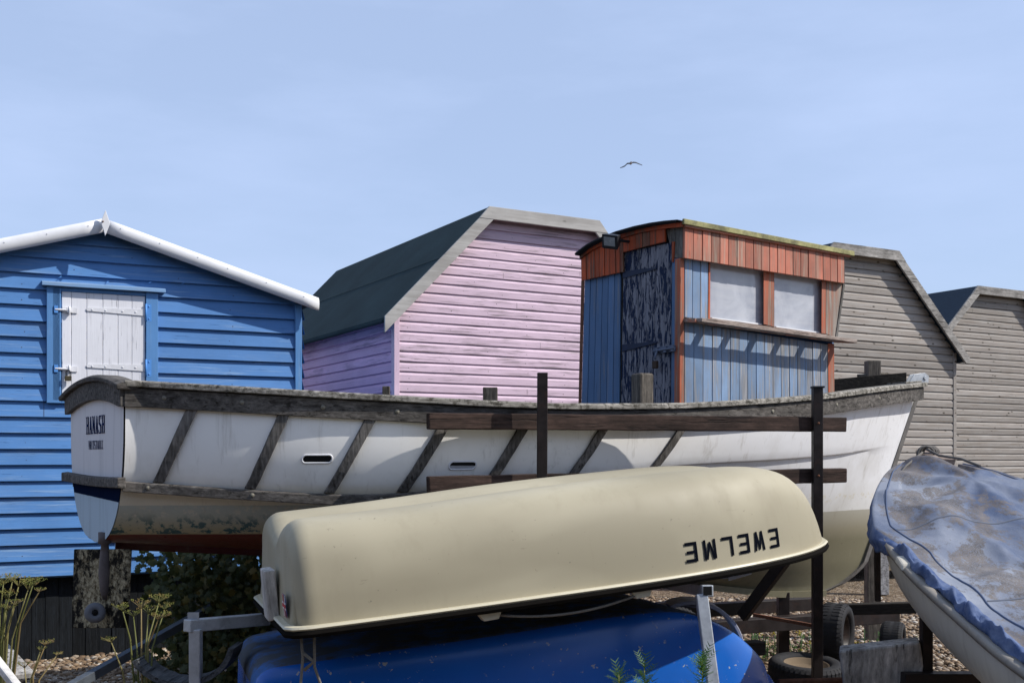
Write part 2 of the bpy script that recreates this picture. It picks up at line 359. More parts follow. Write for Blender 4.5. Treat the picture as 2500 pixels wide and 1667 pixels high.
def bluebottom():
    g = NG('blue_worn_bottom'); n = g.noise(g.coord((1,1,1)), 4, 7, .75)
    tx = g.new('ShaderNodeSeparateXYZ'); g.ln(g.tc.outputs['Object'], tx.inputs[0])
    f = g.math('ADD', g.math('MULTIPLY', n, .9), g.math('MULTIPLY', tx.outputs[0], .0))
    c = g.mix(g.ramp(f, [(.42, 0), (.56, 1)]), (.06,.07,.085), (.035,.12,.34))
    return g.done(c, .75, n, .003, .5)
M['bluebottom'] = bluebottom()
M['palehull'] = hullmat('pale_grey_hull', (.50,.51,.60), (.35,.35,.4), .3, 2, .1, .05, False)
M['creamhull'] = hullmat('cream_hull', (.50,.465,.385), (.22,.19,.15), .4, 1.5, .45)
M['innerdark'] = weathered('boat_inner_boards', (.012,.010,.008), (.035,.029,.023), 'x')

# ------------------------------------------------------------------ ground
def gravel():
    g = NG('shingle'); vo = g.new('ShaderNodeTexVoronoi'); vo.inputs['Scale'].default_value = 38
    g.ln(g.coord((1,1,1)), vo.inputs['Vector'])
    sep = g.new('ShaderNodeSeparateColor'); g.ln(vo.outputs['Color'], sep.inputs[0])
    c = g.ramp(sep.outputs[0], [(0, (.06,.042,.028)), (.35, (.13,.09,.055)), (.7, (.21,.155,.10)), (1, (.32,.27,.21))])
    n = g.noise(g.coord((1,1,1)), .9, 6, .7)
    c = g.mix(g.math('MULTIPLY', g.ramp(n, [(.5, 0), (.7, 1)]), .5), c, (.05,.045,.03))
    d = g.ramp(vo.outputs['Distance'], [(0, 1), (.6, 0)])
    return g.done(c, .9, d, .02, 1, spec=.2)
mb = MB(); N = 60
def gz(x, y): return .025*mnoise.noise(Vector((x*.6, y*.6, 0))) + .01*mnoise.noise(Vector((x*2.3, y*2.3, 3)))
rows = []
def sg(i): t = (i/N)*2-1; return math.copysign(abs(t)**3*900 + abs(t)*9, t)
for i in range(N+1): rows.append([(sg(j), sg(i)+8, gz(sg(j), sg(i)+8) if abs(sg(i)) < 40 and abs(sg(j)) < 40 else 0) for j in range(N+1)])
mb.grid(rows); ground = mb.build('ground', gravel()); struct(ground)
def pebbles(areas):
    g = NG('pebbles'); g.tint(.1)
    c = g.ramp(g.fac, [(0, (.08,.05,.03)), (.25, (.16,.105,.06)), (.5, (.26,.18,.11)), (.75, (.20,.165,.13)), (.9, (.36,.29,.21)), (1, (.46,.42,.36))])
    mat = g.done(c, .75, g.noise(g.coord((1,1,1)), 60, 3, .6), .002, .5, spec=.3)
    mb = MB(); t = (1+5**.5)/2
    iv = [Vector(p).normalized() for p in ((-1,t,0),(1,t,0),(-1,-t,0),(1,-t,0),(0,-1,t),(0,1,t),(0,-1,-t),(0,1,-t),(t,0,-1),(t,0,1),(-t,0,-1),(-t,0,1))]
    fc = ((0,11,5),(0,5,1),(0,1,7),(0,7,10),(0,10,11),(1,5,9),(5,11,4),(11,10,2),(10,7,6),(7,1,8),(3,9,4),(3,4,2),(3,2,6),(3,6,8),(3,8,9),(4,9,5),(2,4,11),(6,2,10),(8,6,7),(9,8,1))
    for (x0, x1, y0, y1, n) in areas:
        for _ in range(n):
            x, y = random.uniform(x0, x1), random.uniform(y0, y1); r = random.uniform(.008, .020) * random.choice((1, 1, 1.4))
            a = random.uniform(0, 6.3); ca, sa = math.cos(a), math.sin(a); ax, az = random.uniform(1, 1.5), random.uniform(.5, .75)
            k = len(mb.v); mb.tint = random.random(); z = gz(x, y) + r*az*.6 + random.random()*.012
            for q in iv:
                q = q * (1 + random.uniform(-.12, .12)); px, py = q.x*ax*r, q.y*r
                mb.v.append((x + px*ca - py*sa, y + px*sa + py*ca, z + q.z*az*r))
            for f in fc: mb.face([k+i for i in f], 0, None, True)
    o = mb.build('shingle', mat, recalc=False); struct(o, 'stuff'); return o
pebbles([(-4.6, -1.2, 7.2, 9.4, 12000), (-2.2, .6, 7.6, 10.0, 4000), (.8, 4.2, 7.2, 12.5, 19000)])

# ------------------------------------------------------------------ cladding
def clad(mb, ext, z0, z1, step, kind='lap', segs=10, y=0.0, axis='x', sgn=1, wob=.0015, nails=0):
    """horizontal boards; ext(z) -> (x0, x1); outward is -y (axis x) or -x (axis y)"""
    z = z0; k = 0
    while z < z1 - 1e-4:
        zt = min(z + step, z1)
        if kind == 'lap': prof = [(z, 0), (z, .036), (zt + .004, .007)]
        else:
            h = zt - z
            prof = [(z, .0), (z, .021), (z + h*.62, .021), (z + h*.68, .019), (z + h*.86, .008), (zt + .0005, .0)]
        a0, a1 = ext(z); b0, b1 = ext(zt)
        if a1 - a0 < .02: break
        if b1 - b0 < 0: b0 = b1 = (b0+b1)/2
        mb.tint = random.random(); off = random.uniform(-1, 1)*wob
        rows = []
        for i in range(segs+1):
            f = i/segs; r = []
            for pz, po in prof:
                g = min(1, max(0, (pz - z)/(zt - z)))
                x = lerp(lerp(a0, a1, f), lerp(b0, b1, f), g)
                wz = wob*mnoise.noise(Vector((x*1.7, k*3.1, 0)))*1.6; o = po + (wob*mnoise.noise(Vector((x*1.1, k*5.3, 9))) + off*.4 if po > .002 else 0)
                r.append((x, y - o, pz + wz) if axis == 'x' else (y - o, x, pz + wz))
            rows.append(r)
        mb.grid(rows, 0, False)
        if nails and zt - z > .05:
            if random.random() < .3:
                xx = lerp(max(a0, b0), min(a1, b1), random.uniform(.15, .85)); o = y - (.0215 if kind != 'lap' else .0375); o2 = y - (.0215 if kind != 'lap' else .0095)
                mb.poly([(xx-.0016, o, z+.003), (xx+.0016, o, z+.003), (xx+.0016, o2, z+(zt-z)*(.62 if kind != 'lap' else .97)), (xx-.0016, o2, z+(zt-z)*(.62 if kind != 'lap' else .97))], 1)
            x = a0 + nails*.3
            while x < a1 - .05:
                if b0 < x < b1 and random.random() < .8:
                    xx, zz, r = x + random.uniform(-.02,.02), z + (zt-z)*random.uniform(.22,.4), random.uniform(.003,.0055); o = y - (.0215 if kind != 'lap' else lerp(.036, .007, (zz-z)/(zt-z)) + .0006)
                    mb.poly([(xx + r*math.cos(q*1.047), o, zz + r*math.sin(q*1.047)) for q in range(6)], 1)
                x += nails
        z += step; k += 1

# ------------------------------------------------------------------ blue hut
TH = R(25.4); wv = (math.cos(TH), math.sin(TH)); CX = (-1.836, 9.535)
hut = thing('beach_hut', 'bright blue beach hut with white edged gable roof and white shuttered hatch', 'beach hut', (CX[0]-3.24*wv[0], CX[1]-3.24*wv[1], 0), TH)
Wd, ap = 3.24, 1.62; slope = .30
def ztop(x, top=3.43): return top - slope*abs(x - ap)
def ext_b(z):
    if z <= ztop(0): return (0, Wd)
    d = (3.43 - z)/slope; return (max(0, ap-d), min(Wd, ap+d))
mb = MB(); clad(mb, ext_b, .68, 3.42, .125, 'lap', 14, nails=.8)
mb.box((0, .03, .66), (Wd, .06, 2.9)); mb.box((.0, .06, .66), (.04, 3.4, 2.9)); mb.box((Wd-.04, .06, .66), (Wd, 3.4, 2.9)); mb.box((.04, 3.36, .66), (Wd-.04, 3.4, 2.9))
mb.prism([(0.02,.03,2.9),(Wd-.02,.03,2.9),(ap,.03,3.40)], (0,.03,0))
mb.build('wall', [M['blue_boards'], M['nailhead']], hut)
mb = MB(); clad(mb, lambda z: (0, 3.4), .68, 2.92, .125, 'lap', 4, y=Wd, axis='y'); 
for i, q in enumerate(mb.v): mb.v[i] = (2*Wd - q[0], q[1], q[2])
mb.build('side_wall', M['blue_boards'], hut)
for x0 in (Wd-.058, 0):
    mb = MB(); mb.box((x0, -.048, .66), (x0+.058, .028, 2.93)); mb.build('corner_trim', M['blue_trim'], hut, bev=.003)
mb = MB(); x = 0
while x < Wd:
    o = random.uniform(-.006, .006); mb.box((x, .075+o, -.1), (x+.098, .10, .70)); x += .1
mb.box((0,.10,-.1), (Wd,.13,.69)); mb.box((Wd-.12,.14,-.1), (Wd-.09,3.4,.69)); mb.box((0,.14,-.1),(.03,3.4,.69))
mb.build('skirt', M['skirt'], hut, bev=.004)
# roof: slabs and rounded white barge boards
for sg_ in (-1, 1):
    mb = MB(); e = ap + sg_*(ap+.10)
    z_a, z_e = 3.455, 3.455 - slope*(ap+.10)
    pts = [(ap, -.15, z_a), (e, -.15, z_e), (e, -.15, z_e+.035), (ap, -.15, z_a+.035)]
    mb.prism(pts, (0, 3.75, 0)); mb.build('roof', M['white_trim'] if False else M['felt'], hut, bev=.004)
    mb = MB(); rows = []
    for i in range(13):
        f = i/12; xx = lerp(ap + sg_*.012, ap + sg_*(ap+.115), f); zc = 3.508 - slope*abs(xx-ap)
        row = []
        for j in range(13):
            a = lerp(-.62*math.pi, .55*math.pi, j/12)
            row.append((xx, -.152 - .036*math.cos(a), zc - .058 + .056*math.sin(a)*(1.0) + (.0 if j else 0)))
        row = [(xx, -.148, zc-.112)] + row + [(xx, -.12, zc-.004)]
        rows.append(row)
    mb.grid(rows, 0, True)
    mb.poly(rows[-1]); mb.poly(rows[0][::-1]); mb.build('barge_board', M['white_trim'], hut)
    for q in (.12, .42, .72, .96, 1.28, 1.6):
        mb = MB(); xx = ap + sg_*q; zc = 3.508 - slope*q - .045; mb.lathe([(0, .002), (.003, .002), (.004, 0)], (xx, -.189, zc), (0,-1,0), 8)
        mb.build('nail_head', M['greypaint'], hut)
mb = MB(); mb.prism([(ap+.002, -.236, 3.352), (ap+.038, -.236, 3.452), (ap+.004, -.236, 3.556), (ap-.032, -.236, 3.458)], (0, .022, 0)); mb.build('finial', M['white_trim'], hut, bev=.003)
mb = MB(); mb.lathe([(0,.005),(.005,.005),(.007,0)], (ap-.016,-.238,3.462), (0,-1,0), 8); mb.build('finial_nail', M['rust'], hut)
# hatch (x measured from the hut's left corner)
H0 = 1.62 + .0
def hx(t): return 1.62 + t
mb = MB()
mb.box((hx(-.415), -.055, 2.04), (hx(-.31), .02, 2.955)); mb.box((hx(.33), -.055, 2.04), (hx(.425), .02, 2.955))
mb.box((hx(-.309), -.044, 2.04), (hx(.329), .02, 2.11)); mb.box((hx(-.309), -.042, 2.925), (hx(.329), .02, 2.955))
mb.box((hx(-.372), -.055, 2.06), (hx(-.318), -.049, 2.95)); 
fr = mb.build('hatch_frame', M['blue_trim'], hut, bev=.003)
mb = MB(); mb.prism([(hx(-.45),-.006,3.005), (hx(-.45),-.088,2.985), (hx(-.45),-.09,2.957), (hx(-.45),-.006,2.96)], (.93,0,0)); mb.build('hood', M['blue_hood'], fr, bev=.003)
mb = MB(); xs = [-.305, -.235, -.12, .0, .115, .222, .325]
for a, b in zip(xs, xs[1:]): mb.box((hx(a+.0012), -.040+random.uniform(-.002,.002), 2.112), (hx(b-.0012), -.02, 2.922))
mb.box((hx(-.30), -.022, 2.115), (hx(.32), -.01, 2.92))
sh = mb.build('hatch_door', M['white_boards'], hut, bev=.0035)
for z in (2.79, 2.34):
    mb = MB(); mb.prism([(hx(-.115), -.041, z+.016), (hx(-.125),-.041,z), (hx(-.115), -.041, z-.012), (hx(.322), -.041, z-.028), (hx(.322), -.041, z+.028)], (0, -.006, 0))
    for q in (-.08, .02, .15, .25): mb.lathe([(0,.004),(.006,.003),(.008,0)], (hx(q), -.048, z), (0,-1,0), 8)
    mb.build('strap_hinge', M['white_metal'], sh, bev=.001)
    mb = MB(); mb.box((hx(.332), -.056, z-.07), (hx(.372), -.048, z+.07)); mb.tube([(hx(.33),-.056,z-.07),(hx(.33),-.056,z+.07)], .007)
    for q in (-.05, .05): mb.lathe([(0,.004),(.006,.003),(.008,0)], (hx(.353), -.057, z+q), (0,-1,0), 8)
    mb.build('hinge_plate', M['blue_metal'], fr)
for z in (2.775, 2.31):
    mb = MB(); mb.box((hx(-.30), -.048, z-.02), (hx(-.19), -.041, z+.024)); mb.tube([(hx(-.355), -.058, z), (hx(-.235), -.058, z)], .010)
    mb.tube([(hx(-.25), -.06, z+.028), (hx(-.25), -.07, z), (hx(-.25), -.06, z-.035)], .008)
    mb.box((hx(-.268), -.066, z-.018), (hx(-.232), -.049, z+.018)); mb.build('bolt', M['white_metal'], sh, bev=.001)
    mb = MB(); mb.box((hx(-.362), -.064, z-.028), (hx(-.333), -.056, z+.03)); mb.build('keeper', M['blue_metal'], fr, bev=.001)
mb = MB(); mb.box((hx(-.285), -.085, 2.215), (hx(-.235), -.062, 2.255)); pd = mb.build('padlock', plain('brass_padlock', (.09,.075,.045), .4, .6, .3, 40), sh, bev=.004)
mb = MB(); mb.tube([(hx(-.275)+.0, -.073, 2.25)] + [(hx(-.26)-.015*math.cos(a), -.073, 2.285+.015*math.sin(a)) for a in [i*math.pi/8 for i in range(9)]] + [(hx(-.245), -.073, 2.25)], .0045, 6)
mb.build('shackle', M['blackplastic'], pd)
for q, z in ((-.32, 3.045), (.03, 3.03), (.36, 3.05), (.62, 3.06)):
    mb = MB(); mb.tube([(hx(q), -.01, z), (hx(q)+.012, -.045, z-.006), (hx(q)-.01, -.055, z-.02)], .003, 6)
    mb.build('wall_hook', M['blue_metal'], hut)

# ------------------------------------------------------------------ barn-roofed huts
T2 = R(29.6)
def barn(origin, name, label, center, wall_h, top_h, tip_h, zt, zb, depth, wm, sm, tm, fm, fm2, group=None, step=.102, base=.25, over=.13, fw=.12, rfm=None, cut=False):
    """origin: world xy of local x=0 front line; center/halves along the front"""
    h = thing(name, label, 'beach hut', (origin[0]+math.cos(T2)*center, origin[1]+math.sin(T2)*center, 0), T2, group)
    th = .03
    sl = (zt - zb)/(tip_h - top_h)
    def ext(z, inset=.03):
        if z <= zb + sl*(tip_h - wall_h) - inset: return (-wall_h, wall_h)
        x = tip_h - (z + inset - zb)/sl; x = min(wall_h, x); return (-x, x)
    mb = MB(); clad(mb, lambda z: ext(z, .05), base, zt - .045, step, 'ship', 8, nails=.46)
    zw = zb + sl*(tip_h - wall_h)
    mb.box((-wall_h+.001, .004, base), (wall_h-.001, .03, zw-.06)); mb.prism([(-wall_h+.001,.004,zw-.06),(wall_h-.001,.004,zw-.06),(top_h,.004,zt-.06),(-top_h,.004,zt-.06)], (0,.026,0))
    bk = MB(); fr_ = mb; mb = bk; mb.box((-wall_h+.03, depth-.05, base), (wall_h-.03, depth-.02, zw-.05)); mb.prism([(-wall_h+.03,depth-.05,zw-.05),(wall_h-.03,depth-.05,zw-.05),(top_h,depth-.05,zt-.05),(-top_h,depth-.05,zt-.05)], (0,.03,0)); mb = fr_
    mb.build('wall', [wm, M['nailhead']], h)
    mb = bk; mb.build('back_wall', wm, h)
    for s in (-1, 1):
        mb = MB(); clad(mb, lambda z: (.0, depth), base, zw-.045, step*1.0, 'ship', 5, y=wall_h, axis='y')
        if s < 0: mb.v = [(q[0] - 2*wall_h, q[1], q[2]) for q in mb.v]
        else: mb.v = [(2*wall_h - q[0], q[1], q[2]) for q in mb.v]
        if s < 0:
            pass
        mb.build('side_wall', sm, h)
        mb = MB(); a, b = (wall_h-.035, wall_h+.024); mb.box((s*a if s > 0 else -b, -.030, base), (b if s > 0 else -a, .045, zw-.05)); mb.build('corner_trim', tm, h, bev=.003)
    # roof of three slabs with a little thickness, one mesh
    def outline(o): return [(-tip_h-.01, zb-.005+o), (-top_h, zt+o), (top_h, zt+o), (tip_h+.01, zb-.005+o)]
    lo, hi = outline(-.03), outline(.006)
    mb = MB(); ring = lo + hi[::-1]
    mb.prism([(x, -over+.004, z) for x, z in ring], (0, depth + over + .05, 0)); 
    # felt overhang rolls at the eaves
    for s in (-1, 1): mb.tube([(s*(tip_h+.005), -over+.02, zb-.03), (s*(tip_h+.005), depth+.04, zb-.03)], .022, 8)
    mb.build('roof', rfm or M['felt'], h, edge=30)
    mb = MB()
    for s in (-1, 1):                      # laps in the felt, thin raised strips
        for f in (.52,):
            x0 = lerp(tip_h, top_h, f); z0 = lerp(zb, zt, f) + .006
            nx, nz = sl/math.hypot(1, sl), 1/math.hypot(1, sl)
            mb.prism([(s*(x0+nx*.001), -over+.02, z0+nz*.001), (s*(x0+nx*.006), -over+.02, z0+nz*.006), (s*(x0-.02*nz+nx*.005), -over+.02, z0+.02*nx+nz*.005), (s*(x0-.02*nz), -over+.02, z0+.02*nx)], (0, depth+over, 0))
    mb.build('felt_lap', M['felt'], h)
    # fascia boards: slopes butt under the top board
    d = (math.hypot(1, sl)); 
    for s in (-1, 1):
        mb = MB(); mb.tint = random.random()
        vw = fw*math.hypot(1, sl)          # vertical width of sloping board
        jx = top_h + .10/sl*0
        p = [(s*tip_h, zb), (s*(top_h+.0), zt), (s*(top_h - .0), zt)]
        a = (s*(tip_h+.012), zb+.012); b = (s*(top_h + (fw)/sl), zt - fw + .0); c = (s*(top_h + fw/sl - vw/sl), zt - fw); e = (s*(tip_h+.012), zb + .012 - vw*.93)
        ze = zb + .012 - vw*.5; xe_ = tip_h + .012 - (ze - (zb + .012 - vw*.93))/sl
        if cut: mb.prism([(a[0], -over-.024, a[1]), (b[0], -over-.024, b[1]), (c[0], -over-.024, c[1]), (s*xe_, -over-.024, ze), (s*(tip_h+.012), -over-.024, ze)], (0, .026, 0))
        else: mb.prism([(a[0], -over-.024, a[1]), (b[0], -over-.024, b[1]+.0), (c[0], -over-.024, c[1]), (e[0]-s*.0, -over-.024, e[1])], (0, .026, 0))
        # turn the mesh's x along the board so that grain follows it
        mb.build('fascia', fm, h, bev=.003)
    mb = MB(); mb.prism([(-top_h-fw/sl, -over-.028, zt-fw+.001), (-top_h, -over-.028, zt+.012), (top_h, -over-.028, zt+.012), (top_h+fw/sl, -over-.028, zt-fw+.001)], (0, .030, 0)); mb.build('top_fascia', fm2, h, bev=.003)
    return h
M['felt_grey'] = plain('dark_blue_felt', (.022,.036,.055), .9, var=.3, sc=40, bd=.002, spec=.15)
OR = (-1.17, 11.0)
pk = barn(OR, 'beach_hut', 'pale pink beach hut with dark green felt barn roof between blue hut and wheelhouse', 1.676, 1.676, .686, 1.84, 4.20, 2.99, 4.25, M['pink'], M['pinkside'], M['pinktrim'], M['fascia'], M['fascia'], step=.1015)
g1 = barn(OR, 'beach_hut', 'unpainted silvery grey timber hut directly behind the orange wheelhouse', 6.50, 1.84, .59, 1.97, 4.31, 2.98, 3.2, M['greyboards'], M['greyboards'], M['greyboards'], M['greyfascia'], M['greyfascia'], group='weathered grey timber huts', step=.103, rfm=M['felt_grey'], cut=True)
# third hut set further back
o3 = P(2365, 700, 17.6); ox = o3.x - math.cos(T2)*0 ; 
g2 = barn((o3.x+.06, o3.y+.1), 'beach_hut', 'grey timber hut with dark blue felt roof at the right edge, furthest back', .62, 1.84, .62, 1.97, 4.36, 3.05, 3.2, M['greyboards'], M['greyboards'], M['greyboards'], M['greyfascia'], M['greyfascia'], group='weathered grey timber huts', step=.103, rfm=M['felt_grey'], cut=True)

# ------------------------------------------------------------------ the big boat
PH = math.atan2(2.4, 5.53); A0 = Vector((-2.35, 6.2, 0)); LB = 6.03
boat = thing('boat', 'large white open boat with weathered grey wooden rails, propped up in the middle', 'boat', A0, PH)
BEAM = [(0,.585),(.02,.60),(.10,.80),(.18,.966),(.27,1.09),(.36,1.16),(.45,1.16),(.54,1.09),(.63,.97),(.72,.80),(.81,.585),(.9,.33),(.96,.145),(1,.015)]
SHEER = [(0,1.972),(.02,1.97),(.18,1.915),(.36,1.872),(.45,1.878),(.54,1.90),(.72,1.985),(.86,2.08),(1,2.165)]
KEEL = [(0,1.13),(.2,1.05),(.4,.95),(.6,.84),(.8,.70),(.92,.62),(1,.61)]
STEM = [(0,5.11),(.04,5.30),(.12,5.48),(.3,5.6),(.59,5.76),(1,6.03)]
KNUC = [(0,1.485),(.18,1.418),(.25,1.415),(.36,1.465),(.54,1.565),(.72,1.61),(.86,1.655),(1,1.73)]
def hb(tau, h, side=-1, out=0):            # hull surface point in boat frame; side -1 is the near one
    zk, zs = sinterp(tau, KEEL), sinterp(tau, SHEER)
    z = zk + h*(zs-zk); x = tau*interp(h, STEM)
    sk = .114*(1 - tau*4) if tau < .25 else 0
    p = lerp(3.3, 1.35, tau**1.1); q = lerp(2.25, 1.15, tau**1.4)
    f = (1 - (1-h)**p)**(1/q)
    fl = 1.0 - .10*(1-h)*0
    y = sinterp(tau, BEAM)*f
    y = max(y, .0) + out
    return Vector((x - side*sk*y/.6*-1*-1 if False else x + (-side)*sk*min(1, y/.6), side*y, z))
def hknuc(tau): zk, zs = sinterp(tau, KEEL), sinterp(tau, SHEER); return (sinterp(tau, KNUC)-zk)/(zs-zk)
def hz_(tau, z): zk, zs = sinterp(tau, KEEL), sinterp(tau, SHEER); return (z-zk)/(zs-zk)
def boatpaint():
    g = NG('hull_paint'); sep = g.new('ShaderNodeSeparateXYZ'); g.ln(g.tc.outputs['Object'], sep.inputs[0])
    n = g.noise(g.coord((1,1,1)), 2.2, 6, .65); nf = g.noise(g.coord((1,1,1)), 22, 6, .7); ns = g.noise(g.coord((14,14,1.1)), 1.2, 6, .7); nb = g.noise(g.coord((1,1,1)), .8, 4, .6)
    z = g.math('ADD', sep.outputs[2], g.math('MULTIPLY', g.math('SUBTRACT', nf, .5), .006))
    bow = g.ramp(g.math('MULTIPLY', sep.outputs[0], .16), [(.40, 0), (.58, 1)])
    zr = g.math('MULTIPLY', g.math('SUBTRACT', z, 1.0), 1.0)                 # ramp runs from z 1 to 2
    stern = g.ramp(zr, [(0, (.11,.028,.018)), (.19, (.18,.045,.028)), (.191, (.55,.49,.31)), (.27, (.47,.47,.38)), (.352, (.50,.53,.48)), (.353, (.76,.70,.56)), (.43, (.80,.75,.64)), (.47, (.84,.82,.78)), (1, (.86,.85,.82))])
    bowc = g.ramp(zr, [(0, (.17,.155,.10)), (.08, (.24,.215,.15)), (.22, (.36,.34,.28)), (.221, (.62,.61,.58)), (.45, (.76,.76,.77)), (1, (.82,.82,.83))])
    c = g.mix(bow, stern, bowc)
    # teal weeping stains and scraped patches low on the stern quarter
    st = g.math('MULTIPLY', g.ramp(ns, [(.50, 0), (.56, 1)]), g.ramp(zr, [(.19, 0), (.195, 1), (.25, .9), (.31, 0)]))
    c = g.mix(g.math('MULTIPLY', st, g.math('SUBTRACT', 1, bow)), c, (.02,.12,.15))
    pe = g.math('MULTIPLY', g.ramp(nf, [(.55, 0), (.58, 1)]), g.ramp(zr, [(.28, 0), (.3, .8), (.34, .8), (.36, 0)]))
    c = g.mix(pe, c, (.62,.58,.47))
    c = g.mix(g.math('MULTIPLY', g.ramp(n, [(.5, 0), (.78, 1)]), .30), c, (.32,.28,.20))
    c = g.mix(g.math('MULTIPLY', g.ramp(ns, [(.56, 0), (.72, 1)]), .35), c, (.26,.23,.17))
    gr = g.math('MULTIPLY', g.ramp(nf, [(.55, 0), (.7, 1)]), g.ramp(nb, [(.55, 0), (.7, .6)]))
    c = g.mix(gr, c, (.10,.09,.07))
    return g.done(c, g.ramp(nf, [(.3, .25), (.7, .45)]), n, .004, .25, spec=.3)
M['boatpaint'] = boatpaint()
NT = 72
def tau_i(i): return i/NT
hullmb = MB()
for side in (-1, 1):
    rows = []
    for i in range(NT+1):
        t = tau_i(i); kn = hknuc(t); row = []
        st = .022 * (1 if t < .84 else max(.0, (.97-t)/.13))
        for j in range(9): h = lerp(1, kn, j/8); row.append(hb(t, h, side, st))
        a = hb(t, kn-.006, side, st*.9); row.append(a)
        b = hb(t, kn-.014, side, 0); row.append(b)
        for j in range(1, 23): h = (kn-.014)*(1-j/22); row.append(hb(t, h, side, 0))
        rows.append(row)
    hullmb.grid(rows, 0, True)
hullob = hullmb.build('hull', M['boatpaint'], boat, edge=28)
# inner lining and deck
mb = MB()
rows = []
for i in range(int(NT*.93)):
    t = tau_i(i); row = [hb(t, h, -1, -.03 if t < .97 else 0) for h in (1, .8, .62)] + [hb(t, h, 1, -.03 if t < .97 else 0) for h in (.62, .8, 1)]
    rows.append(row)
mb.grid(rows, 0, True); mb.build('inner_lining', M['innerdark'], boat)
# transom with its own paint bands
def transommat():
    g = NG('transom_paint'); sep = g.new('ShaderNodeSeparateXYZ'); g.ln(g.tc.outputs['Object'], sep.inputs[0])
    nf = g.noise(g.coord((1,1,1)), 20, 5, .7); ns = g.noise(g.coord((14,14,1.0)), 1.0, 6, .7)
    z = g.math('ADD', g.math('SUBTRACT', sep.outputs[2], g.math('MULTIPLY', sep.outputs[1], .028)), g.math('MULTIPLY', g.math('SUBTRACT', nf, .5), .006))
    c = g.ramp(g.math('SUBTRACT', z, 1.0), [(0, (.40,.48,.54)), (.385, (.42,.52,.60)), (.386, (.006,.012,.035)), (.475, (.008,.014,.04)), (.476, (.62,.61,.62)), (1, (.68,.67,.68))])
    c = g.mix(1.0, c, g.ramp(ns, [(.52, 1), (.75, .78)]), 'MULTIPLY')
    return g.done(c, .6, nf, .001, .5, spec=0)
M['transom'] = transommat()
mb = MB(); n = 28
def arch(y): return .062*max(0, 1-(y/.6)**2)**1.0
sec = [hb(0, j/n, -1) for j in range(n, -1, -1)] + [hb(0, j/n, 1) for j in range(1, n+1)]
top = [];
for j in range(17):
    f = j/16; y = lerp(.585, -.585, f); x = lerp(sec[-1].x, sec[0].x, f); top.append(Vector((x, y, 1.972 + arch(y))))
pts = sec + top[1:-1]
mb.poly([p + Vector((-.004, 0, 0)) for p in pts]); mb.poly([p + Vector((.03, 0, 0)) for p in pts[::-1]])
tr = mb.build('transom', M['transom'], boat, recalc=False)
tdir = (sec[0]-sec[-1]).normalized()       # along the transom toward the near side
tout = Vector((0,0,1)).cross(tdir).normalized()
if tout.x > 0: tout = -tout
def tpt(f, z, o=.0): return sec[-1].lerp(sec[0], f)*Vector((1,1,0)) if False else Vector((lerp(sec[-1].x, sec[0].x, f), lerp(sec[-1].y, sec[0].y, f), z)) + tout*o
# arched transom rail: board and cap
def archz(f): return 1.972 + arch(lerp(.585, -.585, f))
mb = MB(); rows = []
for j in range(25):
    f = lerp(-.035, 1.035, j/24); z = archz(min(1, max(0, f))); rows.append([tpt(f, z-.105, .003), tpt(f, z-.105, .032), tpt(f, z-.004, .034), tpt(f, z-.004, .003)])
mb.grid(rows, 0, False, close=True); mb.poly(rows[0]); mb.poly(rows[-1][::-1]); mb.build('transom_rail', M['railwood'], boat, bev=.004)
mb = MB(); rows = []
for j in range(25):
    f = lerp(-.075, 1.06, j/24); z = archz(min(1, max(0, f))) + (min(f, 0) + min(1-f, 0))*.25; rows.append([tpt(f, z-.003, -.05), tpt(f, z-.003, .055), tpt(f, z+.02, .06), tpt(f, z+.034, .03), tpt(f, z+.034, -.05)])
mb.grid(rows, 0, False, close=True); mb.poly(rows[0]); mb.poly(rows[-1][::-1]); mb.build('transom_cap', M['railwood'], boat, bev=.005)
mb = MB(); rows = []
for j in range(17):
    f = lerp(-.06, 1.03, j/16); z = 1.515 - .014*f - .008*math.sin(math.pi*f); rows.append([tpt(f, z-.055, .002), tpt(f, z-.05, .045), tpt(f, z, .045), tpt(f, z+.005, .002)])
mb.grid(rows, 0, False, close=True); mb.poly(rows[0]); mb.poly(rows[-1][::-1]); mb.build('transom_rubbing_strake', M['railwood'], boat, bev=.005)
# side rails swept along the hull
def sweep(side, zf, o0, o1, dz0, dz1, t0=0, t1=1, n=60, extra=0):
    mb = MB(); rows = []
    for i in range(n+1):
        t = lerp(t0, t1, i/n); h = zf(t)
        p = hb(t, h, side, 0); q = hb(min(1, t+.01), zf(min(1, t+.01)), side, 0) - hb(max(0, t-.01), zf(max(0, t-.01)), side, 0)
        nn = Vector((q.y, -q.x, 0)).normalized()
        if nn.y*side < 0: nn = -nn
        wv_ = .0025*mnoise.noise(Vector((p.x*3, side, 1)))
        rows.append([p + nn*o0 + Vector((0,0,dz0)), p + nn*(o1+wv_) + Vector((0,0,dz0+wv_)), p + nn*(o1+wv_) + Vector((0,0,dz1-.006)), p + nn*(o1-.008) + Vector((0,0,dz1)), p + nn*o0 + Vector((0,0,dz1))])
    mb.grid(rows, 0, False, close=True); mb.poly(rows[0]); mb.poly(rows[-1][::-1]); return mb
one = lambda t: 1.0
for side in (-1, 1):
    sweep(side, one, .0225, .052, -.103, -.002, 0, .992).build('rail', M['railwood'], boat, bev=.003)
    sweep(side, one, -.055, .072, .0, .034, 0, .996).build('cap_rail', M['capwood'], boat, bev=.006)
    sweep(side, hknuc, .0, .052, -.055, .0, 0, .40).build('rubbing_strake', M['railwood'], boat, bev=.004)
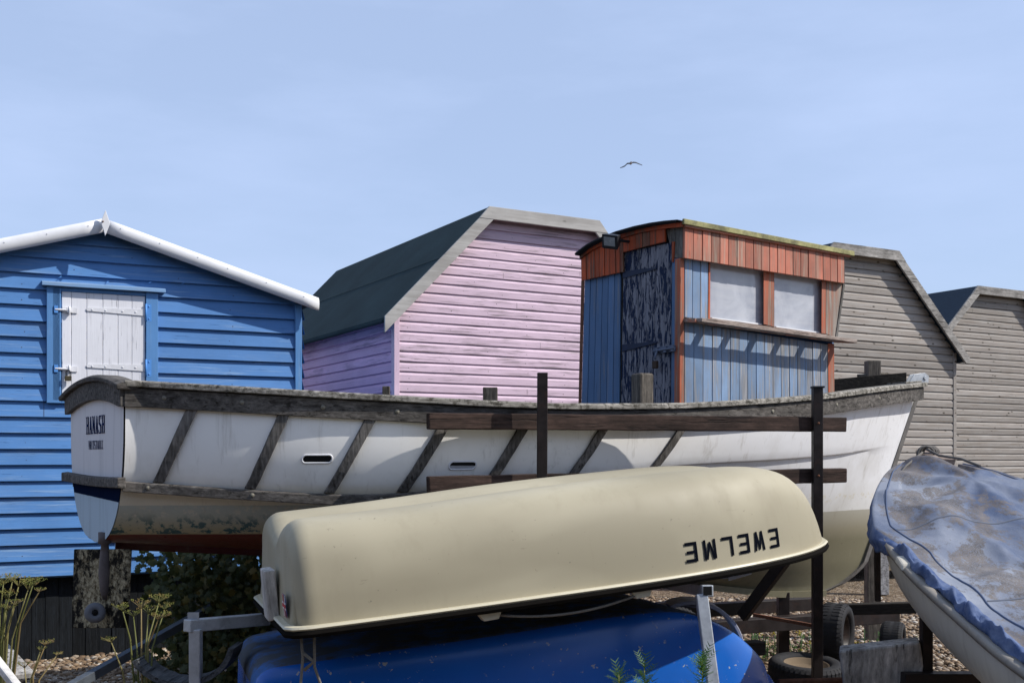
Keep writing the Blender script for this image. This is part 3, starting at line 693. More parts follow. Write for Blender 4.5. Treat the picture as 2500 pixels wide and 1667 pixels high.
# bow: inner washboard above the far rail, breasthook, stem band, fitting
mb = sweep(1, one, -.10, -.06, .0, .115, .70, .985); mb.build('washboard', M['innerdark'], boat, bev=.003)
mb = MB(); mb.prism([hb(.955, 1, -1)+Vector((0,0,.036)), hb(.955, 1, 1)+Vector((0,0,.036)), Vector((6.04,.03,2.20)), Vector((6.04,-.03,2.20))], (0,0,.012)); mb.build('breasthook', M['capwood'], boat, bev=.003)
mb = MB(); rows = []
for j in range(31):
    h = j/30; x = interp(h, STEM); z = .61 + h*(2.165-.61); rows.append([(x-.02, -.03, z), (x+.028, -.018, z), (x+.028, .018, z), (x-.02, .03, z)])
mb.grid(rows, 0, False, close=True); mb.build('stem', plain('stem_metal_band', (.16,.15,.14), .5, .3, .2, 20), boat)
mb = MB(); rows = []
for j in range(25):
    t = lerp(.02, 1, j/24); k = hb(t, 0, -1); rows.append([(k.x, -.035, k.z+.01), (k.x, -.03, k.z-.035), (k.x, .03, k.z-.035), (k.x, .035, k.z+.01)])
mb.grid(rows, 0, False, close=True); mb.poly(rows[0]); mb.build('keel', M['boatpaint'], boat)
mb = MB(); mb.prism([(5.93,-.012,2.19),(6.06,-.012,2.185),(6.125,-.012,2.20),(6.13,-.012,2.25),(6.09,-.012,2.275),(5.98,-.012,2.26)], (0,.006,0)); mb.prism([(5.93,.03,2.19),(6.06,.03,2.185),(6.125,.03,2.20),(6.13,.03,2.25),(6.09,.03,2.275),(5.98,.03,2.26)], (0,.006,0))
mb.tube([(6.09,-.02,2.235),(6.09,.044,2.235)], .016, 12); mb.build('bow_roller', M['galv'], boat, bev=.001)
# slanting ribs on the near side
RT = [.375,.85,1.32,1.73,2.16,2.66,3.23]; RB = [.19,.70,1.15,1.57,2.04,2.54,3.11]
for a, b in zip(RT, RB):
    mb = MB(); rows = []; mb.tint = random.random()
    for j in range(9):
        f = j/8; tt = lerp(a, b, f)/LB; h = lerp(.955, hknuc(tt)+.005, f); wdt = .030
        p0, p1 = hb(tt - wdt/LB, h, -1, .0215), hb(tt + wdt/LB, h, -1, .0215); o = Vector((0,-.022,0))
        jig = Vector((.002*random.uniform(-1,1), 0, 0)); rows.append([p0+jig, p0+o+jig, p1+o+jig, p1+jig])
    mb.grid(rows, 0, False, close=True); mb.poly(rows[0]); mb.poly(rows[-1][::-1]); mb.build('rib', M['rib'], boat, bev=.004)
# bolt heads along the rails
for s_ in (.20, .60, 1.02, 1.42, 3.9, 4.6, 5.2):
    t = s_/LB; p = hb(t, 1, -1, .055); q = hb(t+.01, 1, -1, .055)-hb(t-.01, 1, -1, .055); nn = Vector((q.y, -q.x, 0)).normalized(); nn = nn if nn.y < 0 else -nn
    mb = MB(); mb.lathe([(0,.001),(.012,.001),(.0125,-.01)], p + Vector((0,0,-.05)) + nn*.001, nn, 14); mb.build('bolt_head', M['bolt'], boat)
for s_ in (.13,.71,1.45):
    t = s_/LB; p = hb(t, hknuc(t), -1, .05); mb = MB(); mb.lathe([(0,.006),(.010,.006),(.012,0)], p + Vector((0,-.004,-.028)), (0,-1,0), 12); mb.build('bolt_head', M['bolt'], boat)
# scuppers
def scupper(sc_, z, wd_, ht_, dark):
    pts = []
    for k in range(24):
        a = 2*math.pi*k/24; cx = (wd_/2-ht_/2)*(1 if math.cos(a) > 0 else -1); dx = cx + ht_/2*math.cos(a); dz = ht_/2*math.sin(a)
        t = (sc_+dx)/LB; pts.append(hb(t, hz_(t, z+dz), -1, .0235))
    mb = MB(); mb.poly(pts); o = mb.build('scupper', M['slot'] if dark else M['greypaint'], boat)
    mb = MB(); mb.tube(pts, .0045, 6, closed=True); mb.build('scupper_rim', M['white_metal'], o)
    if not dark:
        mb = MB(); mb.poly([p + Vector((.0,-.002,0)) for k, p in enumerate(pts) if pts[k].z > z-.004]); mb.build('scupper_shutter', M['slot'], o)
scupper(1.045, 1.60, .165, .042, True); scupper(1.86, 1.565, .15, .042, False)
# samson bitt inside
bi = MB(); q = onplane
def boatlocal(u, v, Y):
    p = P(u, v, Y) - A0; c, s = math.cos(-PH), math.sin(-PH); return Vector((p.x*c - p.y*s, p.x*s + p.y*c, p.z))
p = boatlocal(1568, 912, 6.95); bi.hexa([(p.x+dx, p.y+dy, z) for z, k in ((1.2, 0), (p.z, 0)) for dx, dy in ((-.05,-.06),(.05,-.06),(.05,.06),(-.05,.06))]); bi.build('bitt', M['postwood'], boat, bev=.012)
# rudder plate with shaft under the stern
def rustplate():
    g = NG('lichened_plate'); n = g.noise(g.coord((1,1,1)), 7, 8, .8); n2 = g.noise(g.coord((1,1,1)), 2.6, 4, .6); n3 = g.noise(g.coord((1,1,1)), 38, 5, .8)
    f = g.math('ADD', g.math('MULTIPLY', n, .55), g.math('MULTIPLY', n2, .5))
    c = g.mix(g.ramp(f, [(.50, 0), (.545, 1)]), (.008,.007,.006), g.mix(g.ramp(n3, [(.38, 0), (.62, 1)]), (.06,.04,.018), (.42,.37,.25)))
    return g.done(c, .9, n3, .006, 1, spec=.1)
c0 = boatlocal(258, 1322, 6.1)
mb = MB(); pl = [boatlocal(180, 1340, 6.25), boatlocal(309, 1340, 5.95), boatlocal(300, 1532, 5.95), boatlocal(174, 1532, 6.25)]
mb.prism(pl, (.03,.0,0)); rd = mb.build('rudder', rustplate(), boat, bev=.004)
p = boatlocal(256, 1325, 6.05); mb = MB()
mb.lathe([(0,.06),(.035,.06),(.035,0),(.02,-.01),(.026,-.06),(.034,-.16),(.026,-.26),(.012,-.31),(0,-.31)], p, (0,0,1), 16); mb.build('shaft', plain('shaft_metal', (.11,.095,.095), .6, .3, .3, 12), rd)
p = boatlocal(232, 1495, 6.02); d_ = (boatlocal(232, 1495, 5.5) - p).normalized(); mb = MB()
mb.lathe([(.0,.035),(.018,.035),(.018,.045),(.052,.03),(.056,.005),(.056,-.01)], p, d_, 28); mb.build('anode_disc', plain('dull_zinc', (.13,.135,.15), .7), rd)
mb = MB(); mb.lathe([(0,.001),(.014,.001),(.014,-.02)], p + d_*.046, d_, 12); mb.build('disc_hole', M['slot'], rd)

# transom lettering: tall slab-serif letters made of strokes
def slab(ch):
    S = lambda x0, x1: ('v', x0, x1)
    L = {
     'H': [('r',.06,.34,0,1),('r',.66,.94,0,1),('r',.34,.66,.44,.56),('r',0,.42,0,.05),('r',.58,1,0,.05),('r',0,.42,.95,1),('r',.58,1,.95,1)],
     'A': [('q',(.06,0),(.26,0),(.56,1),(.36,1)),('q',(.62,0),(.96,0),(.66,1),(.36,1)),('r',.25,.75,.26,.34),('r',0,.36,0,.05),('r',.55,1.02,0,.05)],
     'N': [('r',.06,.26,0,1),('r',.76,.94,0,1),('q',(.06,1),(.34,1),(.94,0),(.68,0)),('r',0,.36,0,.05),('r',.66,1,.95,1),('r',0,.3,.95,1)],
     'S': [('r',.10,.90,0,.07),('r',.10,.90,.93,1),('r',.05,.35,.55,.95),('r',.64,.95,.05,.5),('q',(.05,.55),(.35,.62),(.95,.48),(.64,.38)),('r',.05,.2,.05,.22),('r',.8,.95,.78,.95)],
     'W': [('q',(.02,1),(.24,1),(.42,0),(.26,0)),('q',(.26,0),(.42,0),(.54,1),(.40,1)),('q',(.42,1),(.6,1),(.78,0),(.62,0)),('q',(.66,0),(.78,0),(.98,1),(.84,1)),('r',0,.32,.95,1),('r',.7,1,.95,1)],
     'I': [('r',.34,.66,0,1),('r',.2,.8,0,.05),('r',.2,.8,.95,1)],
     'T': [('r',.34,.66,0,1),('r',.02,.98,.92,1),('r',.2,.8,0,.05),('r',.02,.14,.78,.95),('r',.86,.98,.78,.95)],
     'B': [('r',.06,.34,0,1),('r',0,.85,0,.06),('r',0,.85,.94,1),('r',.3,.85,.48,.54),('r',.66,.96,.05,.46),('r',.64,.92,.56,.95)],
     'L': [('r',.08,.38,0,1),('r',0,.95,0,.06),('r',.82,.95,.05,.26),('r',0,.46,.95,1)],
     'E': [('r',.08,.38,0,1),('r',0,.95,0,.06),('r',0,.95,.94,1),('r',.38,.72,.47,.54),('r',.82,.95,.05,.24),('r',.82,.95,.78,.95)]}
    return L[ch]
def lettering(text, u0, u1, z0, z1, place, gap=.12):
    mb = MB(); n = len(text); wd_ = (u1-u0)/n; lvl = 0
    for i, ch in enumerate(text):
        a = u0 + wd_*i; ww = wd_*(1-gap)
        for k, sh_ in enumerate(slab(ch)):
            if sh_[0] == 'r': q = [(sh_[1],sh_[3]),(sh_[2],sh_[3]),(sh_[2],sh_[4]),(sh_[1],sh_[4])]
            else: q = list(sh_[1:])
            mb.poly([place(a + ww*x, z0 + (z1-z0)*y, .004 + .0004*k) for x, y in q])
    return mb
# transom f runs far (left in view) 0 -> near (right) 1
lettering('HANASH', .33, .69, 1.742, 1.842, lambda f, z, o: tpt(f, z + (.5-f)*.03*0 + (f-.5)*0, o+.002)).build('name_lettering', M['navy'], tr)
lettering('WHITSTABLE', .375, .655, 1.655, 1.703, lambda f, z, o: tpt(f, z, o+.002), .1).build('port_lettering', M['navy'], tr)

# ------------------------------------------------------------------ cradle that holds the boat
cr_ = thing('boat_cradle', 'dark brown cradle of steel posts and creosoted beams along the big boat', 'boat cradle', (0,0,0))
def bm(name, a, b, wd_, ht_, m, bev=.004, nseg=1, wob=0, par=None, up=(0,0,1)):
    """beam whose mesh x runs along it (grain follows)"""
    a, b = Vector(a), Vector(b); L = (b-a).length
    mb = MB(); mb.tint = random.random(); mb.beam((0,0,0), (L,0,0), wd_, ht_, 0, (0,0,1), nseg, wob)
    o = mb.build(name, m, par, bev=bev); o.location = a
    d = (b-a).normalized(); u_ = Vector(up); s_ = d.cross(u_).normalized(); u_ = s_.cross(d)
    from mathutils import Matrix
    o.rotation_euler = Matrix((d, -s_, u_)).transposed().to_euler(); return o
bd_ = Vector((.94,.342,0)); b0 = Vector((.112,5.905,0))
def along(t, z): return b0 + bd_*t + Vector((0,0,z))
bm('beam', along(-.585,1.797), along(2.0,1.806), .06, .086, M['brownbeam'], .006, 26, .002, cr_)
bm('beam', along(-.585,1.468), along(2.0,1.502), .06, .086, M['brownbeam'], .006, 26, .002, cr_)
po = P(1320, 1000, 5.83); bm('post', (po.x, po.y-.05, 0.3), (po.x+.008, po.y-.05, EYE+(HZ-910)/F*5.78), .055, .05, M['darksteel'], .003, par=cr_, up=(0,1,0))
o_ = bm('post', P(1995, 1120, 6.46)*Vector((1,1,0)), P(1995, 948, 6.46), .056, .056, M['darksteel'], .003, par=cr_, up=(0,1,0))
pc = MB(); q = P(1996, 946, 6.46); pc.box((q.x-.034, q.y-.034, q.z-.004), (q.x+.034, q.y+.034, q.z+.008)); pc.build('post_cap', M['blackplastic'], cr_, bev=.002)
for v_ in (1033, 1161): q = P(1998, v_, 6.425); pc = MB(); pc.lathe([(0,.006),(.008,.006),(.008,0)], q, (0,-1,0), 6); pc.build('post_bolt', M['rust'], cr_)
bm('brace', P(1985, 1275, 6.55), P(1812, 1505, 6.95), .05, .07, M['darksteel'], .003, par=cr_)
bm('cross_beam', (.3, 6.15, .47), (1.5, 6.6, .47), .1, .08, M['innerdark'], .005, par=cr_)
bm('cross_beam', P(2040, 1487, 7.6), P(2235, 1482, 7.5), .08, .075, M['innerdark'], .005, par=cr_)
bm('chassis_rail', (-1.2, 6.6, .42), (2.9, 8.3, .42), .1, .1, M['darksteel'], .005, par=cr_)
bm('chassis_rail', (-1.6, 7.3, .42), (2.5, 9.0, .42), .1, .1, M['darksteel'], .005, par=cr_)
for k, (x, y, h_) in enumerate(((-.9,6.75,.95),(.6,7.3,.85))): bm('keel_block', (x-.25,y+.02,h_), (x+.3,y+.22,h_), .25, .16, M['innerdark'], .006, par=cr_)
for (x, y) in ((-1.0,6.85),(.5,7.4),(2.0,8.1)): bm('strut', (x,y,0), (x,y,.9 if x<0 else .62), .08, .08, M['darksteel'], .003, par=cr_, up=(0,1,0))
bm('tie_bar', P(1840, 1500, 6.9), P(1990, 1527, 6.6), .02, .02, M['rust'], .001, par=cr_)
def wheel(parent, c, ax, r, wd_, rimm=None):
    mb = MB(); t = wd_/2; prof = [(r*.62,-t*.8),(r*.72,-t),(r*.9,-t*.98),(r*.985,-t*.75),(r,-t*.4),(r,t*.4),(r*.985,t*.75),(r*.9,t*.98),(r*.72,t),(r*.62,t*.8),(r*.60,0),(r*.62,-t*.8)]
    mb.lathe(prof, c, ax, 44)
    a = Vector(ax).normalized(); e1 = a.cross(Vector((0,0,1)) if abs(a.z)<.9 else Vector((1,0,0))).normalized(); e2 = a.cross(e1)
    for k in range(44):                    # tread blocks on the shoulders
        for s in (-1, 1):
            th0, th1 = 2*math.pi*(k+.1)/44, 2*math.pi*(k+.72)/44
            pts = []
            for rr, hh in ((r*.93, s*t*.93),(r*1.012, s*t*.62),(r*1.012, s*t*.12)):
                pts.append([Vector(c) + (e1*math.cos(q)+e2*math.sin(q))*rr + a*(hh + s*.003) for q in (th0, th1)])
            mb.grid(pts, 0, False)
    ty = mb.build('tyre', M['rubber'], parent, recalc=False)
    mb = MB(); mb.lathe([(r*.61,-t*.75),(r*.56,-t*.7),(r*.52,-t*.35),(r*.25,-t*.3),(r*.22,-t*.45),(0,-t*.45)], c, ax, 32); mb.lathe([(r*.61,t*.75),(r*.56,t*.7),(r*.52,t*.3),(r*.2,t*.35),(0,t*.35)], c, ax, 32)
    mb.build('rim', rimm or M['rust'], parent); return ty
wheel(cr_, P(2040, 1545, 7.3), (.85,-.5,0), .20, .17, M['darksteel'])
wheel(cr_, P(1640, 1560, 6.9), (.4,-.9,0), .21, .17, M['darksteel'])
# timber posts on the far side of the boat
def stake(name, label, u, vtop, Y, wd_, m, zb=0.0, grp=None):
    p = P(u, vtop, Y); mb = MB(); z = p.z; mb.tint = random.random()
    n = len(mb.v); rr = 6
    for i in range(rr+1):
        zz = lerp(zb, z, i/rr)
        for x, y in ((-1,-1),(1,-1),(1,1),(-1,1)): mb.v.append((p.x + x*wd_/2 + random.uniform(-.001,.001), p.y + y*wd_/2, zz))
    for i in range(rr):
        for q in range(4): r = (q+1)%4; mb.face((4*i+q, 4*i+r, 4*i+4+r, 4*i+4+q))
    e = 4*rr; mb.face((3,2,1,0)); mb.face((e,e+1,e+2,e+3))
    o = mb.build(name, m, None, bev=.006); ang = R(25)
    return tag(o, label, 'post', grp)
stake('mooring_post', 'thin dark timber post peeking over the boat rail before the side wall of the pink hut', 943, 943, 9.4, .062, M['postwood'], grp='timber posts behind the big boat')
stake('mooring_post', 'squat square brown timber post in front of the pink boards', 1197, 946, 9.4, .125, M['postwood'], grp='timber posts behind the big boat')
sp = thing('mooring_post', 'timber post with a round crosswise peg near the bow of the big boat', 'post', P(2130, 1120, 9.6)*Vector((1,1,0)), 0, 'timber posts behind the big boat')
mb = MB(); mb.box((-.057,-.057,0), (.057,.057,EYE+(HZ-881)/F*9.6)); mb.build('shaft', M['postwood'], sp, bev=.006)
zz = EYE+(HZ-915)/F*9.6; mb = MB(); mb.tube([(-.132,.0,zz-.008),(0,0,zz),(.135,0,zz+.01)], .013, 8); mb.build('peg', M['postwood'], sp)
# ------------------------------------------------------------------ wheelhouse
KO = (.1535*7.1, 7.1); TA = R(37); dx_ = (math.cos(TA), math.sin(TA)); dy_ = (-math.sin(TA), math.cos(TA))
wh = thing('wheelhouse', 'old blue and orange wooden wheelhouse with peeling navy door and two windows', 'wheelhouse', (KO[0], KO[1], 0), TA)
def fs(x, y, off=0):                       # side-face point from crop pixels (crop of the photo at 1350,480, factor 2.94)
    t, z = onplane(1350 + x/2.94, 480 + y/2.94, (KO[0]+off*math.sin(TA), KO[1]-off*math.cos(TA)), dx_); return Vector((t, -off, z))
def fa(x, y, off=0):
    t, z = onplane(1350 + x/2.94, 480 + y/2.94, (KO[0]-off*dx_[0], KO[1]-off*dx_[1]), dy_); return Vector((-off, t, z))
ZB = 1.35
def quadboards(mb, tl, tr_, bl, br, n, out, th=.012, gap=.004, jit=.0, off=0.0):
    """n vertical boards filling a quadrilateral; out = outward unit vector"""
    out = Vector(out)
    for i in range(n):
        a, b = i/n, (i+1)/n; mb.tint = random.random(); o = out*(off + random.uniform(-jit, jit))
        l = (tr_-tl).length/n; g = gap/l/n/2
        T0, T1 = tl.lerp(tr_, a+g), tl.lerp(tr_, b-g); B0, B1 = bl.lerp(br, a+g), bl.lerp(br, b-g)
        mb.hexa([B0+o, B1+o, B1+o-out*th, B0+o-out*th, T0+o, T1+o, T1+o-out*th, T0+o-out*th])
oS, oA = Vector((0,-1,0)), Vector((-1,0,0))
def setz(p, z): return Vector((p.x, p.y, z))
# lower side boards, side boards beside the window
mb = MB(); a = fs(945, 900); b = fs(1972, 1060); 
quadboards(mb, a, b, setz(fs(940,1500), ZB), setz(fs(1985,1500), ZB), 17, oS, .015, .005, .0015)
quadboards(mb, fs(945,440), fs(1115,470), fs(945,865), fs(1112,885), 3, oS, .015, .005, .001)
mb.build('side_boards', M['cab_blue'], wh, bev=.002)
# window opening lining
def framebox(mb, p0, p1, p2, p3, depth): pass
mb = MB(); mb.hexa([fs(1116,885)+Vector((0,.0,0)), fs(1980,1010), fs(1980,1010)+Vector((0,.03,0)), fs(1116,885)+Vector((0,.03,0)), fs(1116,868), fs(1980,990), fs(1980,990)+Vector((0,.03,0)), fs(1116,868)+Vector((0,.03,0))])
mb.build('window_base', M['sillwood'], wh)
for (x0, x1, yt0, yt1, yb0, yb1) in ((1130,1500,480,545,870,915), (1592,1925,560,612,933,976)):
    mb = MB(); y_ = .035
    q = [fs(x0-3, yt0-30, -y_), fs(x1+25, yt1-30, -y_), fs(x1+25, yb1+8, -y_), fs(x0-3, yb0+8, -y_)]
    mb.poly(q); pn = mb.build('window', M['pane'], wh)
    mb = MB(); a_, b_ = fs(x0+6, yb0+2, -y_+.006), fs(x1-4, yb1+2, -y_+.006); mb.beam(a_, b_, .012, .010); mb.build('glazing_bead', M['white_trim'], pn)
mb = MB()
mb.hexa([fs(1512,915,.004), fs(1588,935,.004), fs(1588,935,-.05), fs(1512,915,-.05), fs(1512,530,.004), fs(1588,545,.004), fs(1588,545,-.05), fs(1512,530,-.05)]); mb.build('mullion', M['orange_post'], wh, bev=.002)
mb = MB(); mb.hexa([fs(1927,980,.004), fs(1958,985,.004), fs(1958,985,-.05), fs(1927,980,-.05), fs(1930,600,.004), fs(1960,608,.004), fs(1960,608,-.05), fs(1930,600,-.05)])
mb.build('window_jamb', M['orange_post'], wh, bev=.0015); mb = MB()
mb.hexa([fs(1114,882,.003), fs(1128,884,.003), fs(1128,884,-.04), fs(1114,882,-.04), fs(1118,465,.003), fs(1130,467,.003), fs(1130,467,-.04), fs(1118,465,-.04)]); mb.build('window_jamb', M['orange_post'], wh, bev=.0015)
mb = MB(); mb.hexa([fs(1960,985,.003), fs(2026,1012,.003), fs(2026,1012,-.02), fs(1960,985,-.02), fs(1962,600,.003), fs(2092,618,.003), fs(2092,618,-.02), fs(1962,600,-.02)]); mb.build('end_panel', M['grey_panel'], wh, bev=.002)
# sill shelf with brackets
a, b = fs(942, 872), fs(2030, 1022)
def shelf(y0, y1, z0, z1, x0=-.01, x1=.03):
    m_ = MB(); m_.hexa([a+Vector((x0,y0,z0)), b+Vector((x1,y0,z0)), b+Vector((x1,y1,z0)), a+Vector((x0,y1,z0)), a+Vector((x0,y0,z1)), b+Vector((x1,y0,z1)), b+Vector((x1,y1,z1-.004)), a+Vector((x0,y1,z1-.004))]); return m_
sil = shelf(0, -.050, -.028, 0).build('sill', M['sillwood'], wh, bev=.003)
shelf(-.118, -.165, -.040, -.012).build('sill_rail', M['sillwood'], wh, bev=.003)
for f in (.0,.125,.29,.455,.62,.785,.95,1.0):
    mb = MB(); c = a.lerp(b, f) + Vector((0,0,-.010)); wd_ = .026
    mb.hexa([c+Vector((-wd_,-.121,-.030)), c+Vector((wd_,-.121,-.030)), c+Vector((wd_,-.047,-.022)), c+Vector((-wd_,-.047,-.022)), c+Vector((-wd_,-.121,-.006)), c+Vector((wd_,-.121,-.006)), c+Vector((wd_,-.047,0)), c+Vector((-wd_,-.047,0))])
    mb.build('bracket', M['orange_x'], sil)
# corner posts
mb = MB(); mb.hexa([setz(fs(905,1500,.006),ZB), setz(fs(941,1500,.006),ZB), setz(fs(941,1500,.006),ZB)+Vector((0,.05,0)), setz(fs(905,1500,.006),ZB)+Vector((0,.05,0)), fs(915,440,.006), fs(943,440,.006), fs(943,440,.006)+Vector((0,.05,0)), fs(915,440,.006)+Vector((0,.05,0))]); mb.build('corner_post', M['orange_post'], wh, bev=.004)
mb = MB(); mb.hexa([setz(fs(1987,1400,.006),ZB), setz(fs(2025,1400,.006),ZB), setz(fs(2025,1400,-.05),ZB), setz(fs(1987,1400,-.05),ZB), fs(1972,1052,.006), fs(2018,1056,.006), fs(2018,1056,-.05), fs(1972,1052,-.05)]); mb.build('corner_post', M['orange_post'], wh, bev=.003)
mb = MB(); mb.beam(fs(2086,625,.004), fs(2030,1030,.004), .02, .012, up=(0,1,0)); mb.build('end_strip', M['greywood'], wh)
# orange skirt round the top
mb = MB(); quadboards(mb, fs(945,205,.05), fs(2092,412,.05), fs(943,440,.05), fs(2094,622,.05), 20, oS, .018, .006, .002); mb.build('skirt_boards', M['orange'], wh, bev=.002)
mb = MB(); e0, e1, e2, e3 = fs(2094,412,.05), fs(2150,415,.0), fs(2094,622,.05), fs(2145,592,.0)
mb.hexa([e2, e2+Vector((.075,.06,.02)), e2+Vector((.065,.07,.02)), e2+Vector((-.01,.02,0)), e0, e0+Vector((.085,.06,0)), e0+Vector((.075,.07,0)), e0+Vector((-.01,.02,0))]); mb.build('skirt_end', M['greywood'], wh)
mb = MB(); mb.beam(fs(945,200,.062), fs(2130,420,.062), .014, .032, up=(0,0,1)); mb.build('skirt_batten', M['orange_x'], wh, bev=.002)
mb = MB(); mb.beam(fs(935,178,.072), fs(2158,410,.072), .018, .034); mb.build('roof_trim', M['ygreen'], wh, bev=.002)
# aft face
yl = fa(205, 600).y
mb = MB()
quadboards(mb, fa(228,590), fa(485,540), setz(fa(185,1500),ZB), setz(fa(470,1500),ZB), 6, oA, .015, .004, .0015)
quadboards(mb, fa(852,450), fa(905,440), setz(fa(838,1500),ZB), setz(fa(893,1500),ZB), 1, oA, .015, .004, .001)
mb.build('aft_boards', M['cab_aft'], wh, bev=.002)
mb = MB(); mb.hexa([setz(fa(168,1500,.0),ZB), setz(fa(186,1500,.0),ZB), setz(fa(186,1500,-.03),ZB), setz(fa(168,1500,-.03),ZB), fa(203,600), fa(228,598), fa(228,598,-.03), fa(203,600,-.03)]); mb.build('corner_post', M['rust'], wh, bev=.003)
mb = MB(); quadboards(mb, fa(508,400,.006), fa(852,330,.006), setz(fa(478,1500,.006),ZB), setz(fa(836,1500,.006),ZB), 3, oA, .02, .002, .001); dr = mb.build('door', M['door'], wh, bev=.001)
for (x0, x1, y0, y1) in ((500,742,560,518),(495,752,1085,1045)):
    mb = MB(); mb.hexa([fa(x0,y0+28,.014), fa(x1,y1+3,.014), fa(x1,y1+3,.006), fa(x0,y0+28,.006), fa(x0,y0-24,.014), fa(x1,y1-10,.014), fa(x1,y1-10,.006), fa(x0,y0-24,.006)]); mb.build('strap_hinge', M['navy_metal'], dr, bev=.001)
mb = MB(); a, b = fa(720,1108,.03), fa(872,1085,.03); mb.tube([a, b], .009); mb.beam(fa(730,1108,.012), fa(868,1086,.012), .004, .045)
for f in (.15,.55,.9):
    p = a.lerp(b, f); mb.box((p.x-.004, p.y-.012, p.z-.02), (p.x+.02, p.y+.012, p.z+.02))
mb.tube([a.lerp(b,.2), a.lerp(b,.2)+Vector((-.02,0,-.04)), a.lerp(b,.2)+Vector((-.02,0,-.06))], .007); mb.build('bolt_latch', plain('worn_latch_paint', (.11,.13,.18), .6), dr)
mb = MB(); p = a.lerp(b,.2)+Vector((-.02,0,-.09)); mb.box((p.x-.012, p.y-.02, p.z-.03), (p.x+.012, p.y+.02, p.z+.02)); mb.build('padlock', plain('brown_padlock', (.05,.032,.022), .7), dr, bev=.004)
# door frame piece to the right, older grey panel above
mb = MB(); quadboards(mb, fa(812,240,.002), fa(932,200,.002), fa(862,440,.002), fa(930,440,.002), 2, oA, .015, .003); mb.build('patch_boards', M['greywood'], wh, bev=.002)
mb = MB(); quadboards(mb, fa(852,325,.012), fa(872,322,.012), fa(852,470,.012), fa(862,468,.012), 1, oA, .015, .003); mb.build('door_jamb', M['orange_aft'], wh)
mb = MB()
roofpx = [(190,408),(260,355),(330,318),(400,290),(470,262),(600,225),(720,200),(820,186),(925,176)]
def rz_(x):
    for (a_, p_), (b_, q_) in zip(roofpx, roofpx[1:]):
        if x <= b_: return lerp(p_, q_, (x-a_)/(b_-a_))
    return roofpx[-1][1]
for x0, x1 in zip([200,236,272,300,330,368,405,447,478], [236,272,300,330,368,405,447,478,500]):
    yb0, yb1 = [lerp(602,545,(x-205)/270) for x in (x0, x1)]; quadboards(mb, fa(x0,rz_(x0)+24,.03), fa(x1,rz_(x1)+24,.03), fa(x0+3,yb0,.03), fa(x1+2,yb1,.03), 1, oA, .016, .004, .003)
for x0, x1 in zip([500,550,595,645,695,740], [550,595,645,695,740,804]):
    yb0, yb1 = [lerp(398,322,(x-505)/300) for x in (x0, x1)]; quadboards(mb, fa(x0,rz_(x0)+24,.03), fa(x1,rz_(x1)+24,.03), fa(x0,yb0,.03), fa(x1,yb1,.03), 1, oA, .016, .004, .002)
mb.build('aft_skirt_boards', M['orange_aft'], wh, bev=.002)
mb = MB()
for (x0,_), (x1,_) in zip(roofpx, roofpx[1:]):
    a0, a1 = fa(x0, rz_(x0)+2, .045), fa(x1, rz_(x1)+2, .045); b0_, b1_ = fa(x0, rz_(x0)+40, .045), fa(x1, rz_(x1)+40, .045); t_ = Vector((.016,0,0))
    mb.hexa([b0_, b1_, b1_+t_, b0_+t_, a0, a1, a1+t_, a0+t_])
mb.build('roof_beam', M['orange_aft'], wh)
# roof sheet: from the aft camber curve forward, following the side-face top line
mb = MB(); rows = []; ft = fs(2158, 398, .07); nt_ = fs(935, 163, .07)
for k in range(2):
    row = []
    for i, (x, y) in enumerate([(178, 352+58)] + roofpx + [(955,170)]):
        q = fa(min(x, 955), rz_(x) if i else 420, .06); q.y = max(q.y, -.058); dz = 0
        if k == 0: row.append(q + Vector((-.03, 0, .008)))
        else: row.append(Vector((ft.x + .01, q.y, q.z + .004 + (ft.z - nt_.z))))
    rows.append(row)
mb.grid(rows, 0, True); mb.build('roof', M['rooffelt'], wh, solid=.016)
mb = MB(); mb.hexa([Vector((.012,.02,ZB)), Vector((.012,yl-.02,ZB)), Vector((.02,yl-.02,ZB)), Vector((.02,.02,ZB)), Vector((.012,.02,3.05)), Vector((.012,yl-.02,2.78)), Vector((.02,yl-.02,2.78)), Vector((.02,.02,3.05))]); mb.build('aft_lining', M['innerdark'], wh)
# hidden far wall and bow end so that the cabin is closed
mb = MB(); wy = yl - .02; xe = fs(2010,1100).x; zt_ = fs(2100,450).z
mb.hexa([(0.02,wy,ZB),(xe,wy,ZB),(xe,wy+.02,ZB),(.02,wy+.02,ZB),(0.02,wy,2.72),(xe+.1,wy,zt_-.1),(xe+.1,wy+.02,zt_-.1),(.02,wy+.02,2.72)])
mb.hexa([(xe-.02,.05,ZB),(xe,.05,ZB),(xe,wy,ZB),(xe-.02,wy,ZB),(xe+.10,.05,zt_),(xe+.12,.05,zt_),(xe+.12,wy,zt_),(xe+.10,wy,zt_)])
mb.box((.03,.10,ZB),(xe-.03,wy-.01,ZB+.04)); mb.build('far_walls', M['cab_aft'], wh)
